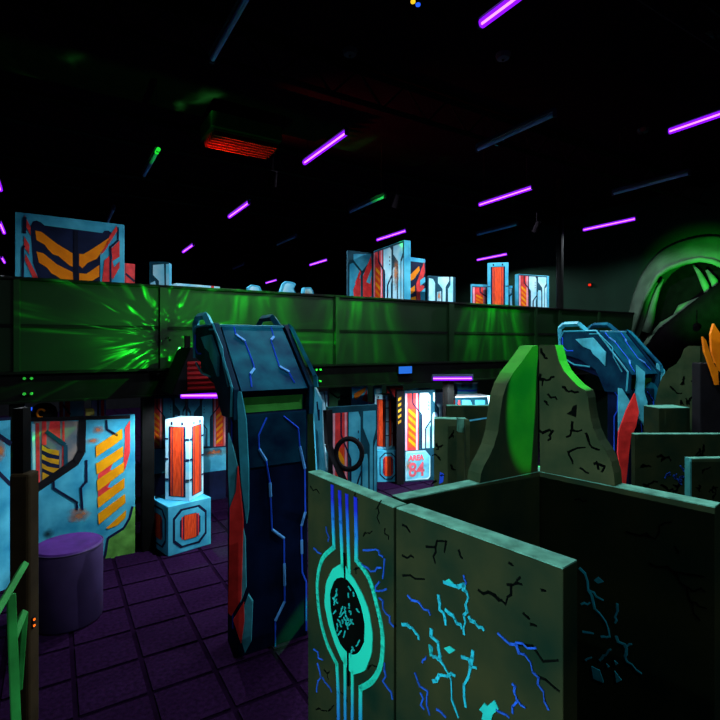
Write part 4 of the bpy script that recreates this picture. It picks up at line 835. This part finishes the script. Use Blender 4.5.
sweep('dark_boulder', [(660, 360), (682, 340), (702, 325), (722, 312), (745, 300)], [.3, .42, .42, .45, .5], .35, mat('flat_black', (.002, .0015, .002), .95, spec=0))
# small red wall light and other specks
sm = empty('wall_sensor', wv(591, 285, .05), UA-R(90), 'small red glowing sensor on the dark right wall', 'sensor'); sm.location = T3(TE-.05, 1.6, 0); q_ = Plane(T(TE, 6), T(TE, -3)); aa, zz = q_.az(591, 285); sm.location = q_.world(aa, zz, .05)
MB().box(-.05, .05, 0, .05, -.05, .05).build('case', steel, sm, .005); MB().lathe([(.03, -.03), (.04, 0), (.03, .03)], 12, 0, -.01).build('red_light', emit('red_led', (1, .03, .01), 1.0), sm)
for px, py, lb, col in ((503, 58, 'small pale smoke detector below the top edge tube', (.09, .07, .12)), (350, 54, 'small smoke detector above the tube right of red glow', (.05, .04, .06)), (643, 132, 'faint detector left of the right edge tube', (.04, .06, .05)), (712, 38, 'faint ceiling detector near the top right corner', (.04, .06, .05)), (499, 144, 'small cyan speck detector on the ceiling at centre right', (.04, .5, .5))):
    p = W(px, F*(ZC-.05-CH)/(HZ-py), ZC); r = empty('smoke_detector', p, 0, lb, 'detector', 'ceiling detectors'); MB().lathe([(.03, -.07), (.075, -.06), (.09, -.02), (.09, 0)], 16).build('cover', mat('det_%d' % px, col), r); MB().lathe([(.012, -.085), (.016, -.07)], 8).build('lens', steel, r)
for px, py, lb, col, nm in ((413, 1, 'tiny yellow indicator lamp at the top edge', (1, .6, .02), 'yellow_glow'), (418, 4, 'tiny blue indicator lamp at the top edge', (.02, .12, 1), 'blue_glow')):
    p = W(px, F*(5.9-CH)/(HZ-py), 5.9); r = empty('indicator_lamp', p, 0, lb, 'lamp'); MB().lathe([(.02, 0), (.03, .02), (.03, .1), (.012, .12)], 10).build('case', steel, r); MB().lathe([(.006, -.025), (.022, -.015), (.024, 0)], 10).build('bulb', emit(nm, col, 1.1), r); MB().bar((0, 0, .12), (0, 0, ZC-5.9), .004, n=4).build('cable', cable_m, r)
# red lit duct grille on the ceiling
gp = W(244, F*(5.75-CH)/(HZ-150), 5.75); gr = empty('ceiling_duct', gp, UA, 'ceiling duct grille lit red at upper left', 'duct')
MB().box(-.6, .5, -.35, .35, .12, .35).build('duct', black, gr, .01)
for k in range(6): MB().prism([(-.32+.1*k, .0), (-.30+.1*k, .0), (-.25+.1*k, .1), (-.27+.1*k, .1)], 'x', -.55, .45).build('slat', mat('grille_slat', (.16, .02, .012), .7), gr)
rl = spot(gp+Vector((-.95, -.15, -.5)), gp+Vector((.1, 0, .06)), 420, 64, 1.0, 'small red spot lamp under the ceiling duct', col=(1, .03, .015))[0]
rl.name = 'red_spot_lamp'; rl['group'] = 'red effect lamps'
